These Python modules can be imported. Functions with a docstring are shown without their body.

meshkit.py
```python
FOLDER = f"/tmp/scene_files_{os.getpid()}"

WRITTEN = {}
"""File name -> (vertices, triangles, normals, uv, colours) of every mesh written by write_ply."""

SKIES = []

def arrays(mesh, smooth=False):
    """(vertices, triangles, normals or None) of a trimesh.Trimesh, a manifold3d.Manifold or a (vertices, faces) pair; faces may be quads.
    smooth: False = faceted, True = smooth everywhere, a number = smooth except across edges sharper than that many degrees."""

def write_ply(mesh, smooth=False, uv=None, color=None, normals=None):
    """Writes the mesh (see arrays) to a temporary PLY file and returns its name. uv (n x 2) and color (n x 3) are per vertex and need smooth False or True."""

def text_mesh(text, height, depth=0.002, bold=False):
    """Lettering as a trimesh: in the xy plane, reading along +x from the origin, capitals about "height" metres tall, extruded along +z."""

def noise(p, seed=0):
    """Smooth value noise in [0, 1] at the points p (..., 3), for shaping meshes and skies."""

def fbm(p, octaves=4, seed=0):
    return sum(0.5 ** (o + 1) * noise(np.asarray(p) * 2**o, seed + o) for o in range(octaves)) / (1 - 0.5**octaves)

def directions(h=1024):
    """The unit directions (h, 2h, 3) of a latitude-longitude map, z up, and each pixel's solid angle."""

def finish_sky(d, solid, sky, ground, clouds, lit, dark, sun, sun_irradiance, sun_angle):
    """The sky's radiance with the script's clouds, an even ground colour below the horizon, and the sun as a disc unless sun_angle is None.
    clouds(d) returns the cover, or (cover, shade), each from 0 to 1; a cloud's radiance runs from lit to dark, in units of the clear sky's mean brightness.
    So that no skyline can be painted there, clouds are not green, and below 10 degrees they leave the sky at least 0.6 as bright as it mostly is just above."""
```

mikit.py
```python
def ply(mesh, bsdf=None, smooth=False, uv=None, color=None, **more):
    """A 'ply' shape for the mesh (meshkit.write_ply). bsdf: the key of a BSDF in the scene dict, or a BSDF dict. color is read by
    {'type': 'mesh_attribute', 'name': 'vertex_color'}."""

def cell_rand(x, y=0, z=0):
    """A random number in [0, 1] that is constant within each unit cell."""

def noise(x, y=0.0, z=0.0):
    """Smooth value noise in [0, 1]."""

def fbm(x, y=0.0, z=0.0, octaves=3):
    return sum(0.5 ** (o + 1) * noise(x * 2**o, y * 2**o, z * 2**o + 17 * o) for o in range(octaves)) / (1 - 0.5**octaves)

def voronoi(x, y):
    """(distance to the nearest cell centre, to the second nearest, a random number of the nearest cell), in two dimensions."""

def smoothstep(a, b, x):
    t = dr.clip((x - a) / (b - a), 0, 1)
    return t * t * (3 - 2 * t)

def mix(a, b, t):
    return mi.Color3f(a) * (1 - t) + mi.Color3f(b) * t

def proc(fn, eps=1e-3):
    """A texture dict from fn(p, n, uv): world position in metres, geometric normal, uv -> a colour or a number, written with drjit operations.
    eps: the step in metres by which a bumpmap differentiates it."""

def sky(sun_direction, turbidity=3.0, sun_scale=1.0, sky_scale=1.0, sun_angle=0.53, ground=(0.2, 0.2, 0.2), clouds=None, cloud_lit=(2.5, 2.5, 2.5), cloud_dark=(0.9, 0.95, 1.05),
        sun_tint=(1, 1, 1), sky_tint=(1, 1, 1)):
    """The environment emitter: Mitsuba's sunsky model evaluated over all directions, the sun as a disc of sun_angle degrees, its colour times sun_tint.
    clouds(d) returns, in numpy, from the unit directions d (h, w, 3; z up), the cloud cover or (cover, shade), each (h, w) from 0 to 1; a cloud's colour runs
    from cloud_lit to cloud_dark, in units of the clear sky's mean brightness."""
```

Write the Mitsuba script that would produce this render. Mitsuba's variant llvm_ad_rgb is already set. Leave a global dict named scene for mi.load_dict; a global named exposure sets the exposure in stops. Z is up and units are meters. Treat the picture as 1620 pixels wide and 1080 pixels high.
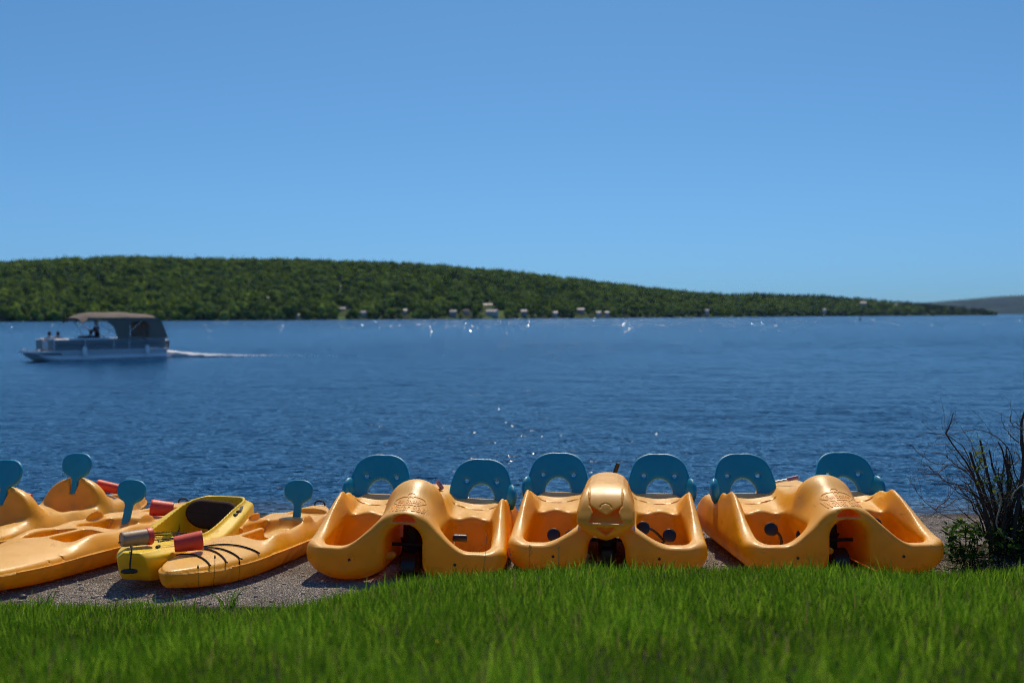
import math, random
import numpy as np, trimesh, shapely, shapely.affinity, manifold3d
import shapely.geometry as sg
import drjit as dr
import mitsuba as mi
import mikit, meshkit

T = mi.ScalarTransform4f
scene, labels = {}, {}

# ------------------------------------------------------------------ camera, sky, exposure
CAM = np.array([0.0, 0.0, 2.45])
FPX = 1575.0                                   # focal length in pixels of the 1620 wide photograph
PITCH, ROLL = math.radians(-1.47), math.radians(0.22)
FWD = np.array([0, math.cos(PITCH), math.sin(PITCH)])
_up = np.array([math.sin(ROLL), 0, math.cos(ROLL)])
RIGHT = np.cross(FWD, _up); RIGHT /= np.linalg.norm(RIGHT)
UP = np.cross(RIGHT, FWD)
scene['camera'] = {'type': 'thinlens', 'fov': math.degrees(2 * math.atan(810 / FPX)), 'fov_axis': 'x',
                   'aperture_radius': 0.0125, 'focus_distance': 8.1, 'near_clip': 0.05, 'far_clip': 20000.0,
                   'medium': {'type': 'ref', 'id': 'air'},
                   'to_world': T().look_at(origin=CAM.tolist(), target=(CAM + FWD * 10).tolist(), up=_up.tolist())}
scene['air'] = {'type': 'homogeneous', 'albedo': 0.95, 'sigma_t': {'type': 'rgb', 'value': [1.3e-5, 2.0e-5, 3.6e-5]}}
exposure = 1.45
SUN_EL, SUN_AZ = math.radians(55), math.radians(4)
SUN = [math.sin(SUN_AZ) * math.cos(SUN_EL), math.cos(SUN_AZ) * math.cos(SUN_EL), math.sin(SUN_EL)]
scene['sky'] = mikit.sky(SUN, turbidity=3, sky_tint=(0.48, 0.83, 1.09), ground=(0.08, 0.1, 0.1))


def at(u, v, y):
    """The point at world distance y (along +y) that the photograph shows at pixel (u, v)."""
    d = FWD + RIGHT * ((u - 810) / FPX) - UP * ((v - 540) / FPX)
    return CAM + d * (y / d[1])


def sm(a, b, x):
    t = np.clip((np.asarray(x, float) - a) / (b - a), 0, 1)
    return t * t * (3 - 2 * t)


def rgb(*c):
    return {'type': 'rgb', 'value': [float(x) for x in c]}


# ------------------------------------------------------------------ naming helpers
def numbered(key):
    def used(k): return k in scene or k in labels or any(x.startswith(k + '__') for x in scene)
    if not used(key): return key
    i = 1
    while used(f'{key}_{i:03d}'): i += 1
    return f'{key}_{i:03d}'


def thing(name, label, cat, group=None):
    k = numbered(name); labels[k] = {'label': label, 'category': cat}
    if group: labels[k]['group'] = group
    return k


def put(name, shape, parent=None, label=None, kind=None):
    k = numbered(name if parent is None else f'{parent}__{name}')
    scene[k] = shape
    if label or kind:
        labels[k] = {}
        if label: labels[k]['label'] = label
        if kind: labels[k]['kind'] = kind
    return k


def tag(k, label, cat, group=None):
    labels[k] = {'label': label, 'category': cat}
    if group: labels[k]['group'] = group
    return k


# ------------------------------------------------------------------ mesh helpers
def xf(mesh, M):
    m = mesh.copy(); m.apply_transform(M); return m


def frame(o, yaw=0.0, pitch=0.0, roll=0.0):
    """Matrix that takes local x right, y away, z up to the world; angles in degrees."""
    a, b, c = map(math.radians, (yaw, pitch, roll))
    Rz = trimesh.transformations.rotation_matrix(a, [0, 0, 1])
    Rx = trimesh.transformations.rotation_matrix(b, [1, 0, 0])
    Ry = trimesh.transformations.rotation_matrix(c, [0, 1, 0])
    M = Rz @ Rx @ Ry; M[:3, 3] = o
    return M


def tw(M): return T(np.asarray(M, float).tolist())


def tube(pts, r, n=8, caps=True):
    """A round tube through points, radius a number or one per point."""
    P = np.asarray(pts, float); r = np.broadcast_to(np.asarray(r, float), (len(P),))
    t = np.gradient(P, axis=0); t /= np.linalg.norm(t, axis=1, keepdims=True) + 1e-12
    ref = np.array([0, 0, 1.0]) if abs(t[0][2]) < 0.9 else np.array([1.0, 0, 0])
    V = []
    u = np.cross(t[0], ref); u /= np.linalg.norm(u)
    for i in range(len(P)):
        u = u - t[i] * (u @ t[i]); u /= np.linalg.norm(u) + 1e-12
        w = np.cross(t[i], u)
        a = np.arange(n) * 2 * np.pi / n
        V.append(P[i] + r[i] * (np.cos(a)[:, None] * u + np.sin(a)[:, None] * w))
    V = np.vstack(V); F = []
    for i in range(len(P) - 1):
        for j in range(n):
            a, b = i * n + j, i * n + (j + 1) % n
            F += [[a, b, b + n], [a, b + n, a + n]]
    if caps:
        V = np.vstack([V, P[0], P[-1]]); m = len(V)
        for j in range(n):
            F += [[m - 2, (j + 1) % n, j], [m - 1, (len(P) - 1) * n + j, (len(P) - 1) * n + (j + 1) % n]]
    return trimesh.Trimesh(V, np.array(F), process=False)


def spline(pts, n=24):
    from scipy.interpolate import CubicSpline
    P = np.asarray(pts, float); d = np.r_[0, np.cumsum(np.linalg.norm(np.diff(P, axis=0), axis=1))]
    return CubicSpline(d, P)(np.linspace(0, d[-1], n))


def box(lo, hi, r=0.0):
    lo, hi = np.asarray(lo, float), np.asarray(hi, float)
    if r <= 0:
        return trimesh.creation.box(bounds=[lo, hi])
    c = [manifold3d.Manifold.sphere(r, 12).translate([x, y, z]) for x in (lo[0] + r, hi[0] - r) for y in (lo[1] + r, hi[1] - r) for z in (lo[2] + r, hi[2] - r)]
    m = manifold3d.Manifold.batch_hull(c).to_mesh()
    return trimesh.Trimesh(m.vert_properties[:, :3], m.tri_verts, process=False)


def lathe(prof, n=24):
    return trimesh.creation.revolve(np.asarray(prof, float), sections=n)


def cat(ms): return trimesh.util.concatenate(ms)


def along(a, b, mesh):
    """Moves a mesh built along +z from the origin so that it runs from a towards b."""
    a, b = np.asarray(a, float), np.asarray(b, float)
    M = trimesh.geometry.align_vectors([0, 0, 1], (b - a) / np.linalg.norm(b - a)); M[:3, 3] = a
    return xf(mesh, M)


# ------------------------------------------------------------------ signed distance modelling (moulded plastic)
def smin(a, b, k):
    h = np.clip(0.5 + 0.5 * (b - a) / k, 0, 1)
    return b + (a - b) * h - k * h * (1 - h)


def smax(a, b, k): return -smin(-a, -b, k)


def rbox2(x, y, hx, hy, r):
    qx, qy = np.abs(x) - hx + r, np.abs(y) - hy + r
    return np.hypot(np.maximum(qx, 0), np.maximum(qy, 0)) + np.minimum(np.maximum(qx, qy), 0) - r


def capsule(x, y, z, a, b, ra, rb=None):
    rb = ra if rb is None else rb
    a, b = np.asarray(a, float), np.asarray(b, float); d = b - a
    t = np.clip(((x - a[0]) * d[0] + (y - a[1]) * d[1] + (z - a[2]) * d[2]) / (d @ d), 0, 1)
    return np.sqrt((x - a[0] - t * d[0]) ** 2 + (y - a[1] - t * d[1]) ** 2 + (z - a[2] - t * d[2]) ** 2) - (ra + (rb - ra) * t)


def ellipsoid(x, y, z, c, r):
    k = np.sqrt(((x - c[0]) / r[0]) ** 2 + ((y - c[1]) / r[1]) ** 2 + ((z - c[2]) / r[2]) ** 2)
    return (k - 1) * min(r)


def grad(f, P, e=2e-3):
    g = np.stack([f(*(P + e * np.eye(3)[k]).T) - f(*(P - e * np.eye(3)[k]).T) for k in range(3)], 1) / (2 * e)
    return g


def surface_nets(f, lo, hi, h, project=2):
    lo, hi = np.asarray(lo, float), np.asarray(hi, float)
    n = np.ceil((hi - lo) / h).astype(int) + 1
    X, Y, Z = np.meshgrid(*[lo[k] + np.arange(n[k]) * h for k in range(3)], indexing='ij')
    V = f(X, Y, Z)
    s = V < 0
    cnt = sum(s[i:n[0] - 1 + i, j:n[1] - 1 + j, k:n[2] - 1 + k].astype(np.int8) for i in (0, 1) for j in (0, 1) for k in (0, 1))
    act = (cnt > 0) & (cnt < 8)
    idx = -np.ones(act.shape, int); cells = np.argwhere(act); idx[act] = np.arange(len(cells))
    P, C = np.zeros((len(cells), 3)), np.zeros(len(cells))
    corners = [(i, j, k) for i in (0, 1) for j in (0, 1) for k in (0, 1)]
    cv = {c: V[cells[:, 0] + c[0], cells[:, 1] + c[1], cells[:, 2] + c[2]] for c in corners}
    for a in corners:
        for ax in range(3):
            if a[ax]: continue
            b = tuple(1 if q == ax else a[q] for q in range(3))
            m = (cv[a] < 0) != (cv[b] < 0)
            t = np.where(m, cv[a] / np.where(m, cv[a] - cv[b], 1), 0)
            p = np.tile(np.array(a, float), (len(cells), 1)); p[:, ax] += t
            P[m] += p[m]; C += m
    P = lo + (cells + P / C[:, None]) * h
    F = []
    for ax in range(3):
        o1, o2 = (ax + 1) % 3, (ax + 2) % 3
        sl0 = [slice(None)] * 3; sl1 = [slice(None)] * 3
        sl0[ax] = slice(0, -1); sl1[ax] = slice(1, None)
        ch = s[tuple(sl0)] != s[tuple(sl1)]
        e = np.argwhere(ch)
        e = e[(e[:, o1] > 0) & (e[:, o2] > 0) & (e[:, o1] < n[o1] - 1) & (e[:, o2] < n[o2] - 1)]
        inside = s[tuple(e.T)]
        def q(a, b):
            c = e.copy(); c[:, o1] -= a; c[:, o2] -= b
            return idx[tuple(c.T)]
        quad = np.stack([q(1, 1), q(0, 1), q(0, 0), q(1, 0)], 1)
        quad[~inside] = quad[~inside][:, ::-1]
        F.append(quad)
    F = np.vstack(F)
    for _ in range(project):
        g = grad(f, P); d = f(*P.T)
        P = P - np.clip(d / np.maximum((g * g).sum(1), 0.1), -h, h)[:, None] * g
    tri = np.vstack([F[:, [0, 1, 2]], F[:, [0, 2, 3]]])
    return trimesh.Trimesh(P, tri, process=False)


def plate(poly, thick, r, h=0.012, bend=None):
    """A flat moulding with the outline poly (x, z), rounded edges; thickness along y, then bent: y += bend(x, z)."""
    x0, z0, x1, z1 = poly.bounds
    ex = poly.boundary
    gx, gz = np.arange(x0 - 3 * h, x1 + 4 * h, h), np.arange(z0 - 3 * h, z1 + 4 * h, h)
    X, Z = np.meshgrid(gx, gz, indexing='ij')
    d = shapely.distance(shapely.points(X.ravel(), Z.ravel()), ex).reshape(X.shape)
    d = np.where(shapely.contains_xy(poly, X, Z), -d, d)
    from scipy.interpolate import RegularGridInterpolator
    D = RegularGridInterpolator((gx, gz), d, bounds_error=False, fill_value=1.0)

    def f(x, y, z):
        a = D(np.stack([x, z], -1)) + r; b = np.abs(y) - thick / 2 + r
        return np.hypot(np.maximum(a, 0), np.maximum(b, 0)) + np.minimum(np.maximum(a, b), 0) - r
    m = surface_nets(f, [gx[0], -thick / 2 - 2 * h, gz[0]], [gx[-1], thick / 2 + 2 * h, gz[-1]], h, project=1)
    if bend is not None:
        m.vertices[:, 1] += bend(m.vertices[:, 0], m.vertices[:, 2])
    return m


def on_surface(f, mesh, axis=(0, 1, 0), reach=0.5, lift=1.0):
    """Wraps a mesh lying in the local xz plane (relief height along -y) onto the surface f = 0, searching along the axis."""
    P = np.array(mesh.vertices); hgt = -P[:, 1]
    a = np.asarray(axis, float); a /= np.linalg.norm(a)
    Q = P.copy(); Q[:, 1] = 0; Q = Q - a * reach
    for _ in range(60):
        Q = Q + a * np.clip(f(*Q.T) * 0.7, -0.05, 0.05)[:, None]
    g = grad(f, Q); g /= np.linalg.norm(g, axis=1, keepdims=True)
    return trimesh.Trimesh(Q + g * (hgt * lift)[:, None], mesh.faces, process=False)

# ------------------------------------------------------------------ materials
def plastic(name, col, rough=0.36, mottle=0.16, scuff=0.5, spec=0.5, bleach_sheen=(0.78, 0.45, 0.13), bleach_sheen_amt=0.25, trans=0.0, grime=0.0):
    """Weathered moulded polyethylene: slightly blotchy colour, upward faces paled by bleaching and a painted sunlit sheen, fine scuffs."""
    def fn(p, n, uv):
        a = mikit.fbm(p.x * 5, p.y * 5, p.z * 5, 3)
        s = mikit.noise(p.x * 160 + p.y * 20, p.y * 24, p.z * 110)
        c = mi.Color3f(*col) * (1 - mottle + 2 * mottle * a)
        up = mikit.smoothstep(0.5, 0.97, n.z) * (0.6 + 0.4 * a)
        c = mikit.mix(c, mi.Color3f(*bleach_sheen), up * bleach_sheen_amt)  # paler tops: part sun bleaching, part sunlit sheen painted into the colour
        g = mikit.smoothstep(0.62, 0.8, mikit.fbm(p.x * 9, p.y * 9, p.z * 16, 3)) * scuff
        c = mikit.mix(c, c * 0.72, g * mikit.smoothstep(0.35, 0.75, s))
        dirt = mikit.smoothstep(0.66, 0.44, p.z) * mikit.smoothstep(0.45, 0.7, mikit.fbm(p.x * 7, p.y * 7, p.z * 3 + 4, 4)) * grime
        return mikit.mix(c, mi.Color3f(0.16, 0.11, 0.06), dirt)

    def ro(p, n, uv):
        return rough + 0.16 * mikit.fbm(p.x * 13, p.y * 13, p.z * 13, 2) - 0.05 + 0.1 * mikit.smoothstep(0.6, 0.9, mikit.noise(p.x * 120, p.y * 30, p.z * 120))
    if trans > 0:      # thin hollow moulding: a glossy skin whose wall lets some light through
        gloss = {'type': 'principled', 'base_color': mikit.proc(fn), 'roughness': mikit.proc(ro), 'specular': spec}
        wall = {'type': 'principledthin', 'base_color': mikit.proc(fn), 'roughness': mikit.proc(ro), 'spec_trans': 0.0, 'diff_trans': 1.0, 'eta': 1.5}
        scene[name] = {'type': 'blendbsdf', 'weight': trans, 'a': {'type': 'twosided', 'bsdf': gloss}, 'b': wall}
    else:
        scene[name] = {'type': 'principled', 'base_color': mikit.proc(fn), 'roughness': mikit.proc(ro), 'specular': spec}


def simple(name, col, rough=0.5, metallic=0.0, spec=0.5, two=False):
    b = {'type': 'principled', 'base_color': rgb(*col), 'roughness': rough, 'metallic': metallic, 'specular': spec}
    scene[name] = {'type': 'twosided', 'bsdf': b} if two else b


plastic('orange_plastic', (0.85, 0.375, 0.002), bleach_sheen=(0.88, 0.69, 0.32), bleach_sheen_amt=0.65, spec=0.65, trans=0.40, mottle=0.22, scuff=0.8, grime=0.45)
plastic('kayak_plastic', (0.85, 0.38, 0.002), rough=0.3, bleach_sheen=(0.88, 0.68, 0.30), bleach_sheen_amt=0.6, spec=0.65, trans=0.40, mottle=0.22, scuff=0.8, grime=0.4)
plastic('yellow_plastic', (0.84, 0.58, 0.006), rough=0.38, bleach_sheen=(0.75, 0.62, 0.2), spec=0.8, trans=0.35)
plastic('blue_plastic', (0.003, 0.23, 0.37), rough=0.4, bleach_sheen=(0.05, 0.26, 0.42), mottle=0.08)
plastic('red_plastic', (0.62, 0.045, 0.022), rough=0.45, bleach_sheen=(0.65, 0.16, 0.1))
plastic('milky_plastic', (0.30, 0.20, 0.125), rough=0.45, bleach_sheen=(0.42, 0.32, 0.22))
simple('black_plastic', (0.012, 0.012, 0.013), 0.42)
simple('black_rubber', (0.015, 0.014, 0.014), 0.7)
simple('dark_red_plastic', (0.09, 0.008, 0.006), 0.5)
simple('purple_plastic', (0.20, 0.12, 0.22), 0.4)
simple('metal', (0.55, 0.55, 0.56), 0.3, 1.0)
simple('cord', (0.018, 0.015, 0.013), 0.8)
simple('high_vis', (0.55, 0.75, 0.02), 0.6)
simple('wood', (0.30, 0.19, 0.09), 0.7)


def fabric(p, n, uv):
    w = mikit.noise(p.x * 300, p.y * 60, p.z * 300)
    return mi.Color3f(0.055, 0.032, 0.020) * (0.6 + 0.8 * w)


scene['seat_fabric'] = {'type': 'principled', 'base_color': mikit.proc(fabric), 'roughness': 0.85, 'specular': 0.2}


def soil(p, n, uv):
    """One sheet: lake bed and gravel beach near the water, dark earth under the grass."""
    g = mikit.voronoi(p.x * 55, p.y * 55)
    f = mikit.fbm(p.x * 3, p.y * 3, 0, 4)
    grey = mi.Color3f(0.23, 0.205, 0.175) * (0.45 + 0.9 * g[2]) * (0.55 + 0.9 * mikit.smoothstep(0.0, 0.28, g[1] - g[0]))
    grey = mikit.mix(grey, mi.Color3f(0.14, 0.115, 0.09), mikit.smoothstep(0.5, 0.75, f) * 0.6)
    wet = mikit.smoothstep(0.10, 0.03, p.z)
    grey = grey * (1 - 0.6 * wet)
    turf = mi.Color3f(0.020, 0.026, 0.010) * (0.6 + 0.8 * f)
    edge = p.y - (6.75 - 0.25 * mikit.fbm(p.x * 2.2, p.y * 2.2, 3, 3))
    right = mikit.smoothstep(3.35, 3.6, p.x + 0.3 * (f - 0.5)) * mikit.smoothstep(9.2, 8.6, p.y + (f - 0.5))
    return mikit.mix(turf, grey, mikit.smoothstep(0.0, 0.12, edge) * (1 - right * 0.75))


def soil_h(p, n, uv):
    g = mikit.voronoi(p.x * 55, p.y * 55)
    return (mikit.smoothstep(0.0, 0.3, g[1] - g[0]) * (0.4 + g[2])) * 0.012


scene['soil'] = {'type': 'bumpmap', 'bump': mikit.proc(soil_h), 'scale': 1.0,
                 'bsdf': {'type': 'principled', 'base_color': mikit.proc(soil), 'roughness': 0.9, 'specular': 0.25}}
for i, c in enumerate([(0.29, 0.26, 0.22), (0.19, 0.175, 0.16), (0.36, 0.33, 0.29)]):
    simple(f'pebble_{i}', c, 0.8, spec=0.3)


# ------------------------------------------------------------------ ground: bank, beach and lake bed, one sheet
def lawn_edge(x):
    x = np.asarray(x, float)
    return 6.62 + 0.10 * np.sin(x * 1.7 + 1) + 0.06 * np.sin(x * 4.3) - 0.03 * sm(-1.9, -3.2, x)


def beach_z(y):
    y = np.asarray(y, float)
    return np.interp(y, [-60, 2, 5, 7.7, 10.0, 12.2, 16, 26, 60, 400], [0.8, 0.75, 0.6, 0.42, 0.27, 0.0, -0.5, -2.2, -5.0, -8.0])


def ground_z(x, y):
    x, y = np.asarray(x, float), np.asarray(y, float)
    zc = 0.50 + 0.24 * sm(-1.75, -0.35, x) + 0.03 * np.sin(x * 1.3) + 0.05 * sm(3.0, 4.0, x)
    t = (y - 2.6) / (6.5 - 2.6)
    z_l = np.where(y < 2.6, 1.42 + 0.12 * (2.6 - y) * np.exp(-np.maximum(2.6 - y, 0) / 6), 1.42 + (zc - 1.42) * np.clip(t, 0, 1.3))
    z_l = z_l + 0.02 * (meshkit.fbm(np.stack([x * 1.1, y * 1.1, 0 * x], -1), 3) - 0.5)
    zb = beach_z(y) + 0.03 * (meshkit.fbm(np.stack([x * 1.3, y * 1.3, 0 * x + 5], -1), 3) - 0.5)
    mound = 0.16 * np.exp(-((x - 4.35) / 0.7) ** 2 - ((y - 7.9) / 0.8) ** 2)
    e = lawn_edge(x)
    w = sm(e - 0.1, e + 0.45, y)
    return np.maximum(zb * w + np.maximum(z_l, zb) * (1 - w), -9) + mound


def sheet(xs, ys, zf):
    X, Y = np.meshgrid(xs, ys, indexing='ij')
    Z = zf(X, Y)
    V = np.stack([X, Y, Z], -1).reshape(-1, 3)
    i = np.arange(X.size).reshape(X.shape)
    F = np.stack([i[:-1, :-1], i[1:, :-1], i[1:, 1:], i[:-1, 1:]], -1).reshape(-1, 4)
    return trimesh.Trimesh(V, np.vstack([F[:, [0, 1, 2]], F[:, [0, 2, 3]]]), process=False)


def stretch(a, b, h, far0, far1, g=1.35):
    """Grid lines: even steps h from a to b, growing outwards to far0 and far1."""
    mid = np.arange(a, b + h / 2, h)
    lo, hi, s = [], [], h
    x = a
    while x > far0: s *= g; x -= s; lo.append(max(x, far0))
    s, x = h, b
    while x < far1: s *= g; x += s; hi.append(min(x, far1))
    return np.r_[lo[::-1], mid, hi]


gx, gy = stretch(-6.0, 6.0, 0.075, -3000, 3000), stretch(1.5, 13.0, 0.075, -2500, 400)
put('ground', mikit.ply(sheet(gx, gy, ground_z), 'soil', smooth=True), kind='structure', label='grassy bank falling to a strip of grey gravel beach')

# loose pebbles on the beach
rng = np.random.default_rng(5)
base = trimesh.creation.icosphere(subdivisions=0)
pv, pf = np.array(base.vertices), np.array(base.faces)
for kind in range(3):
    vs, fs, o = [], [], 0
    for _ in range(2600):
        x, y = rng.uniform(-5.2, 5.2), rng.uniform(6.6, 12.4)
        if y < lawn_edge(x) + 0.15: continue
        r = 0.006 + 0.016 * rng.random() ** 3
        v = pv * r * rng.uniform(0.6, 1.3, 3) * [1, 1, 0.6] * (1 + 0.25 * (rng.random((len(pv), 1)) - 0.5))
        a = rng.uniform(0, 6.28); c, s = math.cos(a), math.sin(a)
        v = v @ np.array([[c, -s, 0], [s, c, 0], [0, 0, 1]]).T
        vs.append(v + [x, y, float(ground_z(x, y)) + r * 0.25]); fs.append(pf + o); o += len(v)
    put('gravel', mikit.ply((np.vstack(vs), np.vstack(fs)), f'pebble_{kind}', smooth=True), kind='stuff', label='loose grey pebbles strewn over the gravel beach')


# ------------------------------------------------------------------ water
rngw = np.random.default_rng(11)
WAVES = []
for i in range(46):
    lam = 0.22 * (4.2 / 0.22) ** rngw.random()
    th = math.radians(rngw.normal(-97, 24))
    k = 2 * math.pi / lam
    WAVES.append((k * math.cos(th), k * math.sin(th), rngw.uniform(0, 6.28), 0.0165 * rngw.uniform(0.5, 1.3) / k * (1.0 if lam < 1.6 else 0.55)))


def wave_z(x, y, lmin):
    z = 0 * x
    for kx, ky, ph, a in WAVES:
        if 2 * math.pi / math.hypot(kx, ky) > lmin:
            p = kx * x + ky * y + ph
            z = z + a * (np.sin(p) + 0.25 * np.sin(2 * p + 1.0))
    gust = 0.55 + 0.9 * meshkit.fbm(np.stack([x * 0.12, y * 0.12, 0 * x], -1), 3)
    return z * gust * sm(11.6, 14.0, y)


def water_bump(p, n, uv):
    x, y = p.x, p.y
    near = mikit.smoothstep(90.0, 25.0, y)
    g = 0.55 + 0.9 * mikit.fbm(x * 0.02 + 3, y * 0.006, 0, 3)
    far = mikit.fbm(x * 0.55 + y * 0.06, y * 0.75, 2, 4) * 0.42
    mid = mikit.fbm(x * 3.2 + y * 0.5, y * 4.4 - x * 0.7, 7, 3) * 0.055
    fine = mikit.noise(x * 15, y * 21, 4) * 0.006
    return (far * (1 - near) + mid + fine) * g


def water_col(p, n, uv):
    shallow = mikit.smoothstep(13.8, 12.0, p.y)
    return mikit.mix(mi.Color3f(0.001, 0.030, 0.088), mi.Color3f(0.05, 0.042, 0.03), shallow * 0.8)


def water_rough(p, n, uv):      # open water is ruffled by the wind, the shallows are calmer
    return 0.08 + 0.03 * mikit.smoothstep(30.0, 160.0, p.y)


scene['water_surface'] = {'type': 'bumpmap', 'bump': mikit.proc(water_bump, eps=0.01), 'scale': 1.0,
                          'bsdf': {'type': 'principled', 'base_color': mikit.proc(water_col), 'roughness': mikit.proc(water_rough), 'specular': 0.36}}


def water_grid():
    # rows close together near the beach and wider further out; an even fan of columns
    ys = [11.4]
    while ys[-1] < 130: ys.append(ys[-1] + 0.056 * max(1, ys[-1] / 15) ** 1.15)
    ys = np.array(ys)
    c = np.linspace(-0.62, 0.62, 340)
    Y, C = np.meshgrid(ys, c, indexing='ij')
    X = C * (Y + 1.5)
    step = np.gradient(ys)[:, None] * np.ones_like(X)
    Z = np.zeros_like(X)
    for lo, hi in ((0.05, 0.07), (0.07, 0.1), (0.1, 0.15), (0.15, 0.24), (0.24, 0.4), (0.4, 9)):
        m = (step >= lo - 1e-9) & (step < hi)
        if m.any(): Z[m] = wave_z(X[m], Y[m], 4.0 * lo)
    Z *= sm(130, 80, Y) * sm(0.62, 0.58, np.abs(C))
    V = np.stack([X, Y, Z], -1).reshape(-1, 3)
    i = np.arange(X.size).reshape(X.shape)
    F = np.stack([i[:-1, :-1], i[:-1, 1:], i[1:, 1:], i[1:, :-1]], -1).reshape(-1, 4)
    near = trimesh.Trimesh(V, np.vstack([F[:, [0, 1, 2]], F[:, [0, 2, 3]]]), process=False)
    e0, e1, y0, y1 = 0.62 * (ys[0] + 1.5), 0.62 * (ys[-1] + 1.5), ys[0], ys[-1]
    W, D = 9000, 12000
    v = np.array([[-e0, y0, 0], [e0, y0, 0], [e1, y1, 0], [-e1, y1, 0], [-W, y0, 0], [W, y0, 0], [W, y1, 0], [-W, y1, 0], [-W, D, 0], [W, D, 0]], float)
    f = np.array([[4, 0, 3], [4, 3, 7], [1, 5, 6], [1, 6, 2], [7, 3, 2], [7, 2, 6], [7, 6, 9], [7, 9, 8]])
    return cat([near, trimesh.Trimesh(v, f, process=False)])


put('water', mikit.ply(water_grid(), 'water_surface', smooth=True), kind='structure', label='blue rippled lake reaching to the wooded far shore')


# short steep wavelets all over the open water; the few that face the sun just right glint
simple('ripple_water', (0.001, 0.030, 0.088), 0.115, spec=0.4)
rr = np.random.default_rng(77)
n = 150000
ry = np.sqrt(rr.uniform(90 ** 2, 780 ** 2, n)); ry = ry[rr.random(n) < sm(90, 260, ry)]; n = len(ry); rx = rr.uniform(-0.62, 0.62, n) * ry
rw, rl = rr.uniform(0.07, 0.20, n), rr.uniform(0.05, 0.13, n)
sl = np.tan(np.radians(np.clip(rr.normal(20, 9, n), 4, 36)))
ra = np.radians(rr.normal(-90, 34, n))
f3 = np.stack([np.cos(ra), np.sin(ra), 0 * ra], 1); s3 = np.stack([-f3[:, 1], f3[:, 0], 0 * ra], 1)
c0 = np.stack([rx, ry, np.full(n, 0.03)], 1)
L_ = s3 * (rw / 2)[:, None]
top = c0 + np.stack([0 * rl, 0 * rl, sl * rl], 1)
V = np.stack([c0 + f3 * rl[:, None] + L_, c0 + f3 * rl[:, None] - L_, top - L_ * 0.7, top + L_ * 0.7, c0 - f3 * (rl * 1.6)[:, None]], 1).reshape(-1, 3)
F = (np.array([[0, 2, 1], [0, 3, 2], [3, 4, 2]])[None] + 5 * np.arange(n)[:, None, None]).reshape(-1, 3)
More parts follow.
